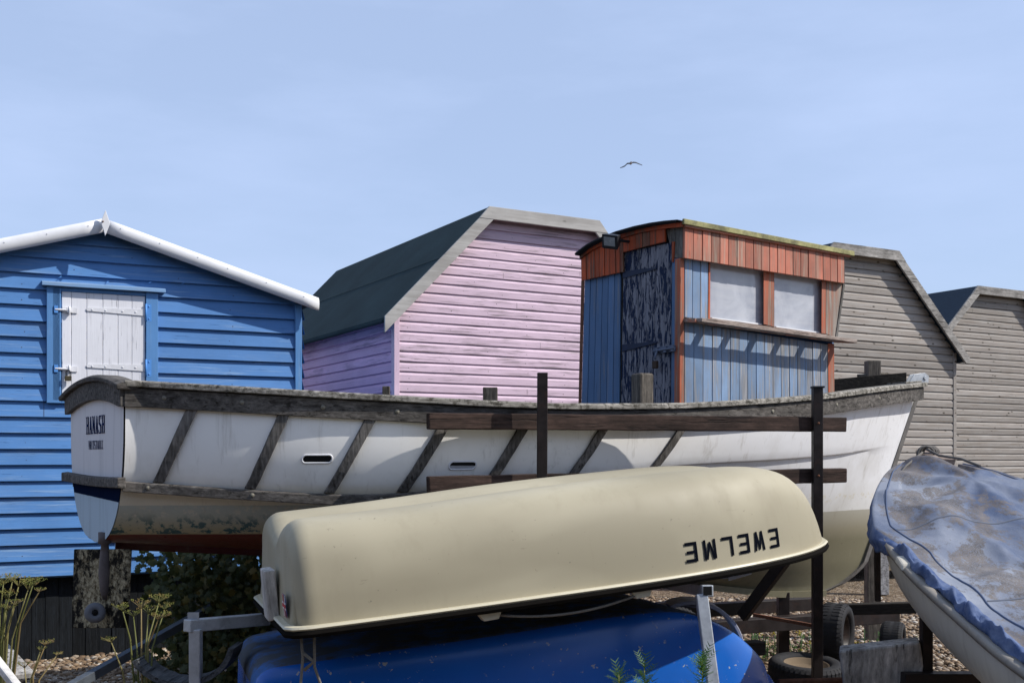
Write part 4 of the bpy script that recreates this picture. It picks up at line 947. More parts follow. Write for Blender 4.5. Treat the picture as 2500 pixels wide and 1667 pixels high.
# floodlight
p = fa(425, 315, .16); fl = thing('floodlight', 'small black floodlight fixed under the wheelhouse roof edge above the door', 'floodlight', tuple(wh.matrix_world @ p) if False else (0,0,0))
def tow(q): c, s = math.cos(TA), math.sin(TA); return Vector((KO[0] + q.x*c - q.y*s, KO[1] + q.x*s + q.y*c, q.z))
pw = tow(p); fl.location = pw; fl.rotation_euler = (R(18),R(12),R(-30))
mb = MB(); w2, h2 = .060, .045
mb.hexa([(-w2,-.03,-h2-.01),(w2,-.03,-h2-.01),(w2*.7,.045,-h2*.5),(-w2*.7,.045,-h2*.5),(-w2,-.045,h2),(w2,-.045,h2),(w2*.7,.045,h2*.8),(-w2*.7,.045,h2*.8)]); mb.build('housing', M['blackplastic'], fl, bev=.006)
mb = MB(); mb.poly([(-w2*.70,-.0355,-h2*.72),(w2*.70,-.0355,-h2*.72),(w2*.70,-.0475,h2*.66),(-w2*.70,-.0475,h2*.66)])
for i_ in range(5): pass
mb.build('lens', M['lamp_glass'], fl)
mb = MB(); mb.tube([(0,.04,0),(.05,.10,-.015),(.09,.13,-.02)], .009, 8); mb.build('arm', M['blackplastic'], fl)

# ------------------------------------------------------------------ upturned dinghies
def dinghy(name, label, T, ang, L, bw, tiltz, zg, Hm, V, hullm, flm, bowpow=2.6, outer=3.2, crest=.55, bots=None, hprof=None, wprof=None, r=.085):
    """upturned hull; local x from transom to bow, y<0 the near side"""
    d = thing(name, label, 'dinghy', (T[0], T[1], zg), ang)
    d.rotation_euler = (0, -math.atan2(tiltz, L), ang)
    NS, NC = 56, 60
    def bprof(s): return bw/2*sinterp(s, wprof)
    def sec_(s, inset, drop, x):
        row = []; b = bprof(s)-inset; H_ = max(.0, Hm*sinterp(s, hprof) - drop); Vv = V*sinterp(s, [(0,1),(.35,.8),(.7,.45),(1,.1)])
        for j in range(NC+1):
            c = j/NC*2-1; sg2 = -1 if c < 0 else 1; ac = abs(c)
            if ac > .42:
                th = (1-ac)/.58*math.pi/2      # 0 at gunwale
                yy = crest + (1-crest)*abs(math.cos(th))**(2/outer); zz = abs(math.sin(th))**(2/outer)
            else: yy = crest*ac/.42; zz = 1
            zval = H_*zz
            if yy < crest: zval -= Vv*(math.cos(math.pi*yy/crest)+1)/2*(H_/Hm)
            flare = .045*(1-zz)
            row.append(Vector((x, sg2*(b*yy - .03*(zz)), zval)))
        return row
    rows = []
    for k in range(8):
        th = k/7*math.pi/2; rows.append(sec_(0, r*.7*(1-math.sin(th)), r*(1-math.sin(th)), r*(1-math.cos(th)) + .02))
    base = rows[0]
    for i in range(1, NS+1):
        s = i/NS; s = 1-(1-s)**1.35; rows.append(sec_(s, 0, 0, r+.02 + s*(L-r-.02)))
    mb = MB(); NB = NC
    def mf(i, j):
        if not bots: return 0
        c = abs((j+.5)/NC*2-1); return 1 if c < .55 else 0
    mb.grid(rows, 0, True, mf=mf)
    # transom face: from the rim of the first row straight down
    low = [Vector((-.005, p.y*1.0, min(p.z, .0))) for p in base]
    steps = [[Vector((lerp(p.x, -.008, f), p.y*lerp(1, 1.0, f), p.z*(1-f))) for p in base] for f in (0,.08,.3,.6,1)]
    mb.grid(steps, 0, True)
    mb.build('hull', [hullm, bots or hullm], d, edge=50)
    # rim outline
    out = []
    for i in range(41): s = i/40; out.append(Vector((s*L + .0, -bprof(s)-.006, 0)))
    out2 = [Vector((p.x, -p.y, 0)) for p in out[::-1]]
    ring = [Vector((0,bprof(0)-.06,0)), Vector((-.025,0,0)), Vector((-.0,-bprof(0)+.06,0))]
    path = out + out2
    path[0] = Vector((.05,-bprof(0)-.006,0)); path[-1] = Vector((.05,bprof(0)+.006,0))
    path = [Vector((-.012,-bprof(0)+.05,0)), Vector((.008,-bprof(0)+.012,0))] + path + [Vector((.008,bprof(0)-.012,0)), Vector((-.012,bprof(0)-.05,0))]
    def rim(o0, o1, z0, z1):
        m = MB(); rr = []; n = len(path)
        for i, p in enumerate(path):
            q = path[(i+1) % n] - path[i-1]; nn = Vector((q.y, -q.x, 0)).normalized()
            rr.append([p+nn*o0+Vector((0,0,z0)), p+nn*o1+Vector((0,0,z0)), p+nn*(o1+.006)+Vector((0,0,(z0+z1)/2)), p+nn*o1+Vector((0,0,z1)), p+nn*o0+Vector((0,0,z1))])
        rr.append(rr[0]); m.grid(rr, 0, True, close=True); return m
    rim(-.02, .018, -.006, .009).build('gunwale', flm, d, edge=40)
    rim(-.01, .022, -.033, -.0065).build('fender_strip', M['blackstrip'], d, edge=40)
    d['_'] = 0; del d['_']
    return d, bprof, sec_
TANA = R(19.6)
HT = [(0,.93),(.15,.94),(.4,.99),(.6,1.0),(.75,.99),(.83,.93),(.89,.80),(.94,.55),(.975,.22),(1,.0)]
WT = [(0,.93),(.1,.965),(.3,1.0),(.55,1.0),(.7,.93),(.82,.78),(.9,.60),(.96,.37),(.99,.18),(1,.05)]
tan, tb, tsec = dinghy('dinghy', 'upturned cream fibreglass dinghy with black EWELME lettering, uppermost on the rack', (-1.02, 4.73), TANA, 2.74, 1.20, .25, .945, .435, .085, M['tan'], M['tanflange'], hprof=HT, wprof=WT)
# lettering on the near side: project onto the hull section surface
def tan_surf(x, z, o=.003):
    s = (x - .105)/(2.74-.105); H_ = .435*sinterp(s, HT); b = tb(s)
    zz = min(1, max(0.0, z/H_)); th = math.asin(min(1, zz**(3.2/2))); yy = .55 + .45*abs(math.cos(th))**(2/3.2)
    return Vector((x, -(b*yy - .03*zz) - o, z))
BL = {'E': [(0,.22,0,1),(.22,1,0,.155),(.22,1,.845,1),(.22,.9,.43,.575)], 'L': [(0,.22,0,1),(.22,1,0,.155)],
      'W': ['q',((0,1),(.2,1),(.33,0),(.16,0)),((.16,0),(.33,0),(.58,.95),(.45,.95)),((.45,.95),(.58,.95),(.86,0),(.67,0)),((.67,0),(.86,0),(1,1),(.8,1))],
      'M': ['q',((0,0),(.2,0),(.2,1),(0,1)),((.8,0),(1,0),(1,1),(.8,1)),((.12,1),(.3,1),(.58,.12),(.42,.12)),((.7,1),(.88,1),(.58,.12),(.42,.12))]}
mb = MB(); xl = [1.78,1.895,2.01,2.113,2.222,2.33]; ww_ = .082
def lettpos():
    word = 'EWELME'; xr = [2.225, 2.13, 2.035, 1.94, 1.845, 1.745]   # first letter starts at the right, upside down
    for i, ch in enumerate(word):
        x1 = xr[i]; wdt = .066 if ch in 'WM' else .062; z0, z1 = .140, .054      # top of letter is low because the boat is upturned
        shp = BL[ch]; items = shp[1:] if shp[0] == 'q' else [((a,c),(b,c),(b,d),(a,d)) for a,b,c,d in shp]
        for k, q in enumerate(items):
            # subdivide each stroke a little so that it hugs the hull
            P0 = [(x1 - wdt*x, z0 + (z1-z0)*y) for x, y in q]
            for e in range(4):
                f0, f1 = e/4, (e+1)/4
                L0 = (lerp(P0[0][0],P0[3][0],f0), lerp(P0[0][1],P0[3][1],f0)); R0 = (lerp(P0[1][0],P0[2][0],f0), lerp(P0[1][1],P0[2][1],f0))
                L1 = (lerp(P0[0][0],P0[3][0],f1), lerp(P0[0][1],P0[3][1],f1)); R1 = (lerp(P0[1][0],P0[2][0],f1), lerp(P0[1][1],P0[2][1],f1))
                mb.poly([tan_surf(x, z, .0035+.0003*k) for x, z in (L0, R0, R1, L1)])
lettpos(); mb.build('lettering', M['black'], tan)
# transom pad, flag sticker
mb = MB(); mb.box((-.055, -.20, -.01), (-.008, -.06, .20)); mb.build('motor_pad', M['bleached'], tan, bev=.006)
mb = MB(); fz0, fz1, fy0, fy1 = .035, .125, -.47, -.38
def fq(a, b, c, d_, o, m): mb.poly([(-.010-o, lerp(fy0,fy1,y), lerp(fz0,fz1,z)) for y, z in (a, b, c, d_)], m)
fq((0,0),(1,0),(1,1),(0,1),.001,0)
fq((0,0),(.16,0),(1,1),(.84,1),.002,1); fq((.84,0),(1,0),(.16,1),(0,1),.0025,1); fq((.0,.02),(.08,0),(1,.98),(.92,1),.003,2)
fq((.36,0),(.64,0),(.64,1),(.36,1),.0035,1); fq((0,.34),(1,.34),(1,.66),(0,.66),.004,1); fq((.42,0),(.58,0),(.58,1),(.42,1),.0045,2); fq((0,.42),(1,.42),(1,.58),(0,.58),.005,2)
mb.build('flag_sticker', [M['flagblue'], M['flagwhite'], M['red']], tan)
# moulded feet / cleats under the near gunwale and loose rope
for x in (.78, 1.46):
    s = x/2.78; y = -tb(s)-.0
    mb = MB(); mb.prism([(x-.055,y+.005,-.033),(x+.05,y+.005,-.033),(x+.034,y+.005,-.066),(x-.03,y+.005,-.068)], (0,.04,0)); mb.build('cleat', M['tanflange'], tan, bev=.004)
def ropepts(a, b, sag, n=14): a, b = Vector(a), Vector(b); return [a.lerp(b, i/n) - Vector((0,0,sag*4*(i/n)*(1-i/n))) for i in range(n+1)]
mb = MB(); mb.tube(ropepts((.82,-tb(.3)+.01,-.052), (1.43,-tb(.53)+.01,-.052), .035), .006, 6); mb.build('rope', M['rope'], tan)
mb = MB(); mb.tube([(.03,-.50,-.02),(.03,-.50,-.12),(.0,-.49,-.30),(-.03,-.49,-.42)], .006, 6); mb.tube([(.08,-.52,-.02),(.075,-.51,-.10),(.07,-.51,-.16),(.10,-.50,-.28),(.12,-.50,-.38)], .006, 6)
mb.tube([(.03,-.50,-.10),(.07,-.51,-.14),(.03,-.5,-.17)], .008, 6); mb.build('rope', M['rope'], tan)

HB = [(0,.90),(.15,.95),(.4,1.0),(.58,1.03),(.70,1.0),(.77,.90),(.84,.72),(.91,.46),(.97,.20),(1,.02)]
WB = [(0,.80),(.1,.90),(.3,1.0),(.55,1.0),(.7,.93),(.82,.78),(.9,.60),(.96,.37),(.99,.18),(1,.05)]
blue, bb, bsec = dinghy('dinghy', 'upturned bright blue dinghy with scuffed paint, lying under the cream one', (-1.22, 5.02), R(18.5), 2.70, 1.28, .17, .275, .50, .0, M['bluehull'], M['bluehull'], outer=5.0, crest=.80, bots=M['bluebottom'], hprof=HB, wprof=WB, r=.10)

# rack of galvanised tube
rk = thing('boat_rack', 'galvanised steel trailer frame carrying the two upturned dinghies', 'trailer', (0,0,0))
bm('cross_arm', P(456, 1527, 4.9), P(652, 1510, 5.25), .055, .055, M['galv'], .004, par=rk)
bm('post', P(478, 1535, 4.92), P(478, 1535, 4.92)*Vector((1,1,0)), .05, .05, M['galv'], .004, par=rk, up=(0,1,0))
mb = MB(); p = P(472, 1508, 4.92); mb.box((p.x-.025,p.y-.004,p.z-.02),(p.x+.025,p.y+.004,p.z+.025)); mb.lathe([(0,.001),(.007,.001)], p+Vector((0,-.006,0)), (0,-1,0), 10); mb.build('tab', M['galv'], rk)
bm('cross_arm', P(1728, 1442, 4.72), P(1600, 1418, 5.9), .05, .05, M['galv'], .004, par=rk)
mb = MB(); p = P(1714, 1438, 4.715)
bm('post', P(1712, 1450, 4.74), P(1752, 1760, 4.62), .05, .05, M['galv'], .004, par=rk, up=(0,1,0))
mb = MB(); q = P(1727, 1441.5, 4.716); d_ = (P(1728, 1442, 4.72)-P(1600,1418,5.9)).normalized(); s_ = d_.cross(Vector((0,0,1))).normalized(); u2 = s_.cross(d_)
mb.poly([q + d_*.003 + s_*a*.019 + u2*b*.019 for a, b in ((-1,-1),(1,-1),(1,1),(-1,1))]); mb.build('tube_opening', M['slot'], rk)
bm('cross_arm', P(1600, 1402, 5.9), P(1800, 1396, 5.8), .06, .06, M['greypaint'], .004, par=rk)
mb = MB(); p = P(1807, 1392, 5.75); mb.prism([(p.x-.06,p.y,p.z-.055),(p.x+.06,p.y,p.z-.02),(p.x+.06,p.y,p.z+.03),(p.x-.01,p.y,p.z+.03),(p.x-.015,p.y,p.z+.07),(p.x-.06,p.y,p.z+.07)], (0,.008,0)); mb.build('bracket', M['white_metal'], rk, bev=.002)
mb = MB(); mb.lathe([(0,.001),(.014,.001)], (p.x-.036,p.y-.002,p.z+.042), (0,-1,0), 14); mb.lathe([(0,.001),(.007,.001)], (p.x-.036,p.y-.002,p.z-.02), (0,-1,0), 10); mb.build('bracket_hole', M['slot'], rk)
bm('side_rail', (-1.3, 4.6, .22), (1.6, 5.4, .22), .06, .06, M['galv'], .004, par=rk); bm('side_rail', (-1.5, 5.3, .22), (1.3, 6.1, .22), .06, .06, M['galv'], .004, par=rk)
# mudguard: curved pale band behind the blue dinghy
gd = MB(); rows = []
for i in range(21):
    a = lerp(R(115), R(-12), i/20); c = P(1690, 1590, 5.6); rr = .275
    x, z = c.x + rr*math.cos(a)*.98, c.z + rr*.94*math.sin(a); x2, z2 = c.x + (rr-.022)*math.cos(a), c.z + (rr-.022)*.94*math.sin(a)
    rows.append([(x, c.y, z), (x, c.y+.2, z), (x2, c.y+.2, z2), (x2, c.y, z2)])
gd.grid(rows, 0, False, close=True); gd.poly(rows[0]); gd.poly(rows[-1][::-1]); gd.build('mudguard', M['palehull'], rk, bev=.003)
gd = MB(); gd.grid([[P(1600, 1478, 5.75), P(1600, 1468, 5.95)], [P(1660,1476,5.7), P(1660,1464,5.9)], [P(1720,1480,5.65), P(1720,1468,5.85)]], 0, True); gd.build('mudguard_flange', M['palehull'], rk, solid=.01)

# ------------------------------------------------------------------ tarpaulin-covered boat on the right
cv = thing('covered_dinghy', 'cream dinghy under a crumpled dusty blue tarpaulin at the right edge', 'dinghy', (2.48, 5.0, 0))
def gun(Y):                                # half-beam, gunwale height
    hbm = sinterp(Y, [(2.6,.68),(3.9,.71),(4.4,.695),(5.0,.68),(5.4,.64),(5.8,.53),(6.15,.37),(6.42,.20),(6.6,.02)])
    zg = sinterp(Y, [(2.6,.74),(3.7,.854),(4.4,.972),(5.0,1.10),(5.4,1.205),(5.8,1.335),(6.3,1.50),(6.6,1.575)])
    return hbm, zg
mb = MB(); rows = []
for i in range(61):
    Y = lerp(2.6, 6.62, i/60); b, z = gun(Y); row = []
    dep = .42 + .04*(i/60)
    for j in range(33):
        a = lerp(-math.pi/2, math.pi/2, j/32); sx = math.sin(a); cz = math.cos(a)
        row.append((b*math.copysign(abs(sx)**.75, sx), Y-5.0 - .12*cz**1.4*(i/60)**3, z - dep*abs(cz)**.85*(1 - .3*(i/60)**4)))
    rows.append(row)
mb.grid(rows, 0, True); mb.build('hull', M['creamhull'], cv)
mb = MB(); rows = []
for sd_ in (-1, 1):
    rows = []
    for i in range(61):
        Y = lerp(2.6, 6.60, i/60); b, z = gun(Y); x = sd_*b
        rows.append([(x-sd_*.02, Y-5, z-.012), (x+sd_*.018, Y-5, z-.018), (x+sd_*.022, Y-5, z+.0), (x+sd_*.014, Y-5, z+.012), (x-sd_*.02, Y-5, z+.012)])
    mb.grid(rows, 0, True, close=True)
mb.build('gunwale', hullmat('grey_gunwale', (.22,.20,.17), (.09,.075,.06), .6, 3, .6), cv)
def tarpmat():
    g = NG('tarpaulin'); n = g.noise(g.coord((1.2,.6,1)), 1.5, 7, .62, .2); n2 = g.noise(g.coord((1.3,.75,1)), 1.7, 10, .78, .1); n3 = g.noise(g.coord((1,1,1)), 150, 3, .8); n4 = g.noise(g.coord((1,1,1)), 9, 7, .7)
    c = g.mix(g.ramp(n, [(.38, 0), (.60, 1)]), (.075,.10,.165), (.235,.255,.30))
    dm = g.math('MULTIPLY', g.ramp(n2, [(.485, 0), (.52, 1)]), g.ramp(n3, [(.38, .25), (.56, 1)]))
    c = g.mix(g.math('MULTIPLY', dm, .92), c, g.mix(g.ramp(n4, [(.35, 0), (.65, 1)]), (.06,.05,.043), (.19,.155,.12)))
    c = g.mix(g.math('MULTIPLY', g.ramp(n3, [(.55, 0), (.75, 1)]), .22), c, (.36,.36,.37))
    at = g.new('ShaderNodeAttribute'); at.attribute_name = 'tint'
    c = g.mix(g.ramp(at.outputs['Fac'], [(.2, 1), (.3, 0)]), c, g.mix(g.ramp(n4, [(.38,0),(.62,1)]), (.04,.07,.165), (.13,.165,.26)))
    cz = g.math('ABSOLUTE', g.math('SUBTRACT', g.noise(g.coord((1,1,1)), 1.9, 2, .4, .5), .5)); cz2 = g.math('ABSOLUTE', g.math('SUBTRACT', g.noise(g.coord((1,1,1)), 7.5, 3, .5, 1.0), .5))
    h = g.math('ADD', g.math('ADD', g.ramp(cz, [(0, .5), (.10, 0)]), g.math('MULTIPLY', n4, .7)), g.math('MULTIPLY', n3, .3))
    return g.done(c, .8, h, .005, .8, spec=.12)
M['tarp'] = tarpmat()
mb = MB(); NI, NJ = 190, 130; rows = []
def ridge(x, w_): return math.exp(-(x/w_)**2)
def tn(x, y, z=0): return mnoise.noise(Vector((x, y, z)))
def rid(v): return 1-abs(v)*2                # sharp-crested folds
for i in range(NI+1):
    Y = lerp(2.6, 6.47, i/NI); b, z = gun(Y); row = []
    over = min(1, max(0, (Y-5.15)/.35))    # forward part is pulled over the gunwale, aft part lies inside it
    for j in range(NJ+1):
        f = j/NJ*2-1; af = abs(f); sd = -1 if f < 0 else 1
        bo = b + lerp(-.085 + .03*tn(Y*4, sd*3), .048, over)
        if af < .86:
            g_ = af/.86; x = sd*bo*g_
            nn = tn(x*1.7, Y*1.3); px_, py_ = x - .02, Y - 5.95; ang = math.atan2(py_, px_ + 1e-6); rr = math.hypot(px_, py_)
            fo = 1.0*.036*nn + .040*(rid(tn(x*1.5+Y*.8, Y*1.1-x, 4))-.6) + .004*tn(x*9, Y*7, 2) + .012*(rid(tn(x*3+Y, Y*2.3-2*x, 8))-.6)
            fo += .030*math.sin(ang*8+.6+1.5*nn)*min(1, rr*2)*math.exp(-rr*.6)
            fo += .035*math.exp(-((x+.33*(Y-4.6)-.02)/.055)**2)*min(1, max(0, (5.7-Y)*1.5)) - .050*math.exp(-((Y-5.1-.35*x+.05*math.sin(5*x))/.20)**2)
            fo += .028*math.exp(-((x-.25-.25*(4.4-Y))/.05)**2)*min(1, max(0, (4.9-Y)*2))
            tent = .035*math.exp(-((px_/.16)**2 + (py_/.26)**2))
            zz = z + .022 + (.045*(1-g_**2.2) + fo + tent)*(1-g_**5)
            if over > .2 and g_ > .72: zz = max(zz, z + .026)
        else:
            g_ = (af-.86)/.14; hang = lerp(.012, .135 + .05*tn(Y*1.7, sd, 7), over)*min(1, (6.62-Y)*3)
            ruf = (.022*tn(Y*21, g_, 1) + .026*tn(Y*8, g_*3, 2))*over + .02*tn(Y*9, g_*2, 5)*(1-over)
            x = sd*(bo + .018*math.sin(g_*math.pi) + (1-over)*.075*g_ + ruf*g_); zz = z + .022 - hang*g_ + .016*tn(Y*14, 2)*g_ + .034*(1-over)*math.sin(g_*math.pi)*max(.15, 1+1.8*tn(Y*5, 4)+1.1*tn(Y*17, g_*3, 6))
        row.append((x, Y-5, zz))
    rows.append(row)
n0 = len(mb.v)
for i in range(NI+1): mb.v += rows[i]
K = NJ+1
for i in range(NI):
    for j in range(NJ):
        af = abs((j+.5)/NJ*2-1); mb.face((n0+i*K+j, n0+i*K+j+1, n0+(i+1)*K+j+1, n0+(i+1)*K+j), 0, .1 if af > .86 else .8, True)
TR = [r_[:] for r_ in rows]
tp = mb.build('tarpaulin', M['tarp'], None, solid=.004); tp.location = (2.48, 5.0, 0)
tag(tp, 'faded blue tarpaulin with brown dirt, tied over the right-hand dinghy', 'tarpaulin')
for fj in (.13, .87):                      # stitched seams a hand's breadth inside the hem
    sm_ = MB(); jj = int(fj*NJ); rr2 = []
    for i in range(0, NI+1):
        p, q = Vector(TR[i][jj]), Vector(TR[i][jj+1]); e = (q-p).normalized()
        rr2.append([p - e*.001 + Vector((0,0,.0015)), p + e*.002 + Vector((0,0,.0055)), p + e*.006 + Vector((0,0,.0055)), p + e*.009 + Vector((0,0,.0015))])
    sm_.grid(rr2, 0, True); sm_.build('seam', plain('seam_thread', (.08,.105,.17), .8), tp)
for ii in (95, 140):
    sm_ = MB(); rr2 = []
    for j in range(17, NJ-16):
        p, q = Vector(TR[ii][j]), Vector(TR[ii+1][j]); e = (q-p).normalized()
        rr2.append([p + Vector((0,0,.001)), p + e*.002 + Vector((0,0,.005)), p + e*.006 + Vector((0,0,.005)), p + e*.009 + Vector((0,0,.001))])
    sm_.grid(rr2, 0, True); sm_.build('seam', plain('seam_thread', (.13,.145,.18), .8), tp)
# bow post knot of ropes and stem head
mb = MB(); mb.hexa([(-.06,1.45,1.50),(.10,1.45,1.50),(.06,1.62,1.52),(-.03,1.62,1.52),(-.07,1.42,1.60),(.12,1.42,1.60),(.05,1.64,1.655),(-.04,1.64,1.655)]); mb.build('stem_head', M['sillwood'], cv, bev=.004)
mb = MB()
for k in range(4):
    a0_ = random.uniform(-.03,.03); mb.tube([(.0+a0_+.05*math.sin(q), 1.54+a0_, 1.63+.045*math.cos(q)) for q in [2*math.pi*i/12 for i in range(12)]], .008, 6, closed=True)
mb.tube([(-.02,1.52,1.66),(.03,1.45,1.62),(.10,1.30,1.60),(.12,1.1,1.56)], .008, 6)
mb.tube([(-.04,1.52,1.64),(-.20,1.35,1.56),(-.40,1.1,1.42)], .007, 6); rp = mb.build('rope', plain('grey_rope', (.13,.12,.11), .95, 0, .3, 150), cv)
mb = MB(); mb.hexa([(-.715,-.02,1.09),(-.64,-.02,1.09),(-.62,.10,1.12),(-.705,.10,1.12),(-.71,-.01,1.125),(-.65,-.01,1.125),(-.635,.09,1.155),(-.70,.09,1.155)]); mb.build('gunwale_pad', M['creamhull'], cv, bev=.01)
# support trestle and stand under it
ts = thing('boat_trestle', 'dark stand and timber post under the tarpaulin-covered dinghy', 'trestle', (0,0,0))
bm('leg', (4.36,13,0), (4.36,13,.75), .16, .16, M['bleached'], .006, par=ts, up=(0,1,0))
bm('rail', (1.85,5.2,.55), (3.1,5.2,.55), .08, .08, M['darksteel'], .004, par=ts); bm('leg', (1.98,5.25,0), (1.98,5.25,.9), .05,.05, M['darksteel'], .003, par=ts, up=(0,1,0)); bm('leg', (2.95,5.25,0), (2.95,5.25,.55), .06,.06, M['darksteel'], .003, par=ts, up=(0,1,0))
bm('leg', P(2141,1300,6.4), P(2143,1467,6.4), .03, .03, M['darksteel'], .002, par=ts, up=(0,1,0))
# lilac hull at the very corner
mb = MB(); rows = []
for i in range(25):
    x = lerp(1.05, 2.6, i/24); row = []
    for j in range(21):
        a = lerp(0, math.pi, j/20); k = max(0, 1-((x-1.9)/.85)**2)**.5; row.append((x, 2.72 + .30*math.cos(a)*k*1.0, .50 + .55*math.sin(a)**.8*k*.98))
    rows.append(row)
mb.grid(rows, 0, True); lo = mb.build('dinghy', M['palehull'])
tag(lo, 'smooth pale lilac-grey upturned hull cut off by the bottom right corner', 'dinghy')

# ------------------------------------------------------------------ yard clutter
ty = thing('spare_tyre', 'worn black trailer tyre with rusty rim lying flat on the shingle', 'tyre', (0,0,0))
q = P(1968, 1632, 7.0); wheel(ty, (q.x, q.y, q.z-.02), (.03,-.10,1), .235, .15, plain('sandy_rim', (.16,.12,.08), .9, dirt=(.05,.03,.02), dirtlo=.45))
bl = MB(); c = [P(2048,1588,5.2), P(2246,1566,5.2), P(2268,1700,5.25), P(2064,1720,5.25)]
bl.prism(c, (.05,.16,.0)); bo = bl.build('timber_block', M['bleached'], bev=.012); tag(bo, 'squared block of cracked grey timber standing right of the flat tyre', 'timber block')
pp = bm('pipe', P(1900, 1664, 5.6), P(2420, 1650, 5.9), .02, .02, M['rust'], .001); pp.data.clear_geometry()
mb = MB(); L_ = (P(2420,1650,5.9)-P(1900,1664,5.6)).length; mb.tube([(0,0,0),(L_,0,0)], .016, 12); tmp = mb.build('pipe_tmp', M['rust']); pp.data = tmp.data; bpy.data.objects.remove(tmp); pp.name = 'steel_pipe'; pp.modifiers.clear(); tag(pp, 'rusty reddish steel pipe lying along the bottom beside the grey block', 'pipe')
# small wheel behind
sw = thing('jockey_wheel', 'small black wheel standing on the shingle under the covered dinghy', 'wheel', (0,0,0)); wheel(sw, P(2180, 1565, 7.2), (.9,-.45,0), .13, .14)
# broken mudguard at the lower left
mb = MB(); rows = []; c = P(455, 1560, 5.0)
for i in range(25):
    a = lerp(R(205), R(352), i/24); rr = .215; w_ = .17 + .02*random.random()
    x, z = c.x + .24*math.cos(a), c.z + .20*math.sin(a); x2, z2 = c.x + .215*math.cos(a), c.z + .178*math.sin(a)
    rows.append([(x, c.y-.09, z), (x, c.y+w_-.09, z), (x2, c.y+w_-.09, z2), (x2, c.y-.09, z2)])
mb.grid(rows, 0, False, close=True); mb.poly(rows[0]); mb.poly(rows[-1][::-1])
mg = mb.build('broken_mudguard', weathered('cracked_grey_plastic', (.03,.035,.04), (.13,.135,.14), 'y', dark=(.015,.016,.018))); tag(mg, 'curved dark grey cracked mudguard lying like a cradle left of the blue dinghy', 'mudguard')
b1 = bm('metal_channel', P(150, 1690, 5.6), P(520, 1480, 7.6), .045, .05, plain('dull_steel', (.10,.115,.135), .5, .4, .2, 14), .003); tag(b1, 'long dull grey metal channel leaning from the ground towards the bush', 'metal bar')
b2 = bm('plank', P(-20, 1560, 6.0), P(60, 1650, 5.6), .10, .03, M['bleached'], .004); tag(b2, 'short grey plank end at the left edge behind the pale stick', 'plank')
b3 = bm('driftwood_stick', P(-30, 1585, 4.6), P(48, 1685, 4.4), .035, .035, plain('bleached_white_wood', (.55,.53,.5), .8, 0, .25, 20, .002), .008); tag(b3, 'white bleached stick in the bottom left corner', 'stick')

# ------------------------------------------------------------------ plants
def leafmat(name, a, b, c):
    g = NG(name); g.tint(.1); col = g.ramp(g.fac, [(0, a), (.6, b), (1, c)]); mt = g.done(col, .55, None, spec=.3)
    tr2 = g.new('ShaderNodeBsdfTranslucent'); g.ln(col, tr2.inputs[0]); ms = g.new('ShaderNodeMixShader'); ms.inputs[0].default_value = .3
    g.ln(g.b.outputs[0], ms.inputs[1]); g.ln(tr2.outputs[0], ms.inputs[2]); g.ln(ms.outputs[0], g.n.nodes['Material Output'].inputs[0]); return mt
M['ivy'] = leafmat('bush_leaves', (.035,.05,.012), (.075,.085,.02), (.17,.13,.03))
M['umbel'] = leafmat('umbel_heads', (.17,.20,.04), (.30,.30,.07), (.36,.24,.09))
M['stalk'] = leafmat('plant_stalks', (.16,.17,.05), (.26,.25,.09), (.3,.22,.1))
M['herb'] = leafmat('feathery_leaves', (.03,.08,.02), (.07,.16,.04), (.12,.2,.05))
M['yellow'] = leafmat('yellow_flowers', (.5,.38,.02), (.6,.45,.03), (.45,.42,.06))
M['twig'] = plain('brown_twigs', (.04,.03,.02), .8)
def lobed(mb, c, r, nrm, m=0):
    nrm = nrm.normalized(); a = nrm.orthogonal().normalized(); a.rotate(__import__('mathutils').Quaternion(nrm, random.uniform(0, 6.3))); b = nrm.cross(a)
    pr = [(0,-.55),(.5,-.75),(.55,-.3),(1.0,-.1),(.62,.2),(.55,.6),(.2,.55),(0,1.05),(-.2,.55),(-.55,.6),(-.62,.2),(-1,-.1),(-.55,-.3),(-.5,-.75)]
    n = len(mb.v); mb.tint = random.random()**1.5; mb.v.append(tuple(c + nrm*r*.12))
    for x, y in pr: mb.v.append(tuple(c + (a*x + b*y)*r*random.uniform(.85,1.1)))
    for i in range(len(pr)): mb.face((n, n+1+i, n+1+(i+1) % len(pr)), m, None, True)
bush = thing('bush', 'dark leafy creeper bush in the shade beneath the stern of the big boat', 'bush', (-1.9, 7.6, 0))
mb = MB(); tw = MB()
for (cx, cy, cz, rx, ry, rz3, n) in ((-.22,.0,.62,.42,.3,.38,1500), (-.56,.1,.86,.20,.2,.16,110), (-.12,-.15,.22,.58,.3,.28,1100), (.18,.1,.75,.62,.35,.50,1300), (.62,.0,.45,.75,.35,.45,1500), (1.15,.2,.55,.5,.4,.5,900), (.45,-.1,.25,.8,.3,.28,900), (.9,.35,.85,.6,.25,.3,600), (-.38,.25,.98,.26,.2,.24,150), (.05,-.25,.22,.45,.25,.2,350)):
    for _ in range(n):
        while True:
            q = Vector((random.uniform(-1,1), random.uniform(-1,1), random.uniform(-1,1)))
            if q.length < 1: break
        if mnoise.noise(q*2.3 + Vector((cx,cy,cz))*3) < -.22: continue
        lobed(mb, Vector((cx+q.x*rx, cy+q.y*ry, max(.02, cz+q.z*rz3))), random.uniform(.018,.038), Vector((random.uniform(-.6,.6), -1+random.uniform(-.5,.5), random.uniform(-.1,1.1))))
for _ in range(46):
    a = Vector((random.uniform(-.2,1.2), random.uniform(-.1,.3), 0)); b = a + Vector((random.uniform(-.5,.4), random.uniform(-.2,.2), random.uniform(.5,1.25))); mid = a.lerp(b,.5) + Vector((random.uniform(-.1,.1),0,0))
    tw.tube([a, mid, b], [.007,.005,.002], 5)
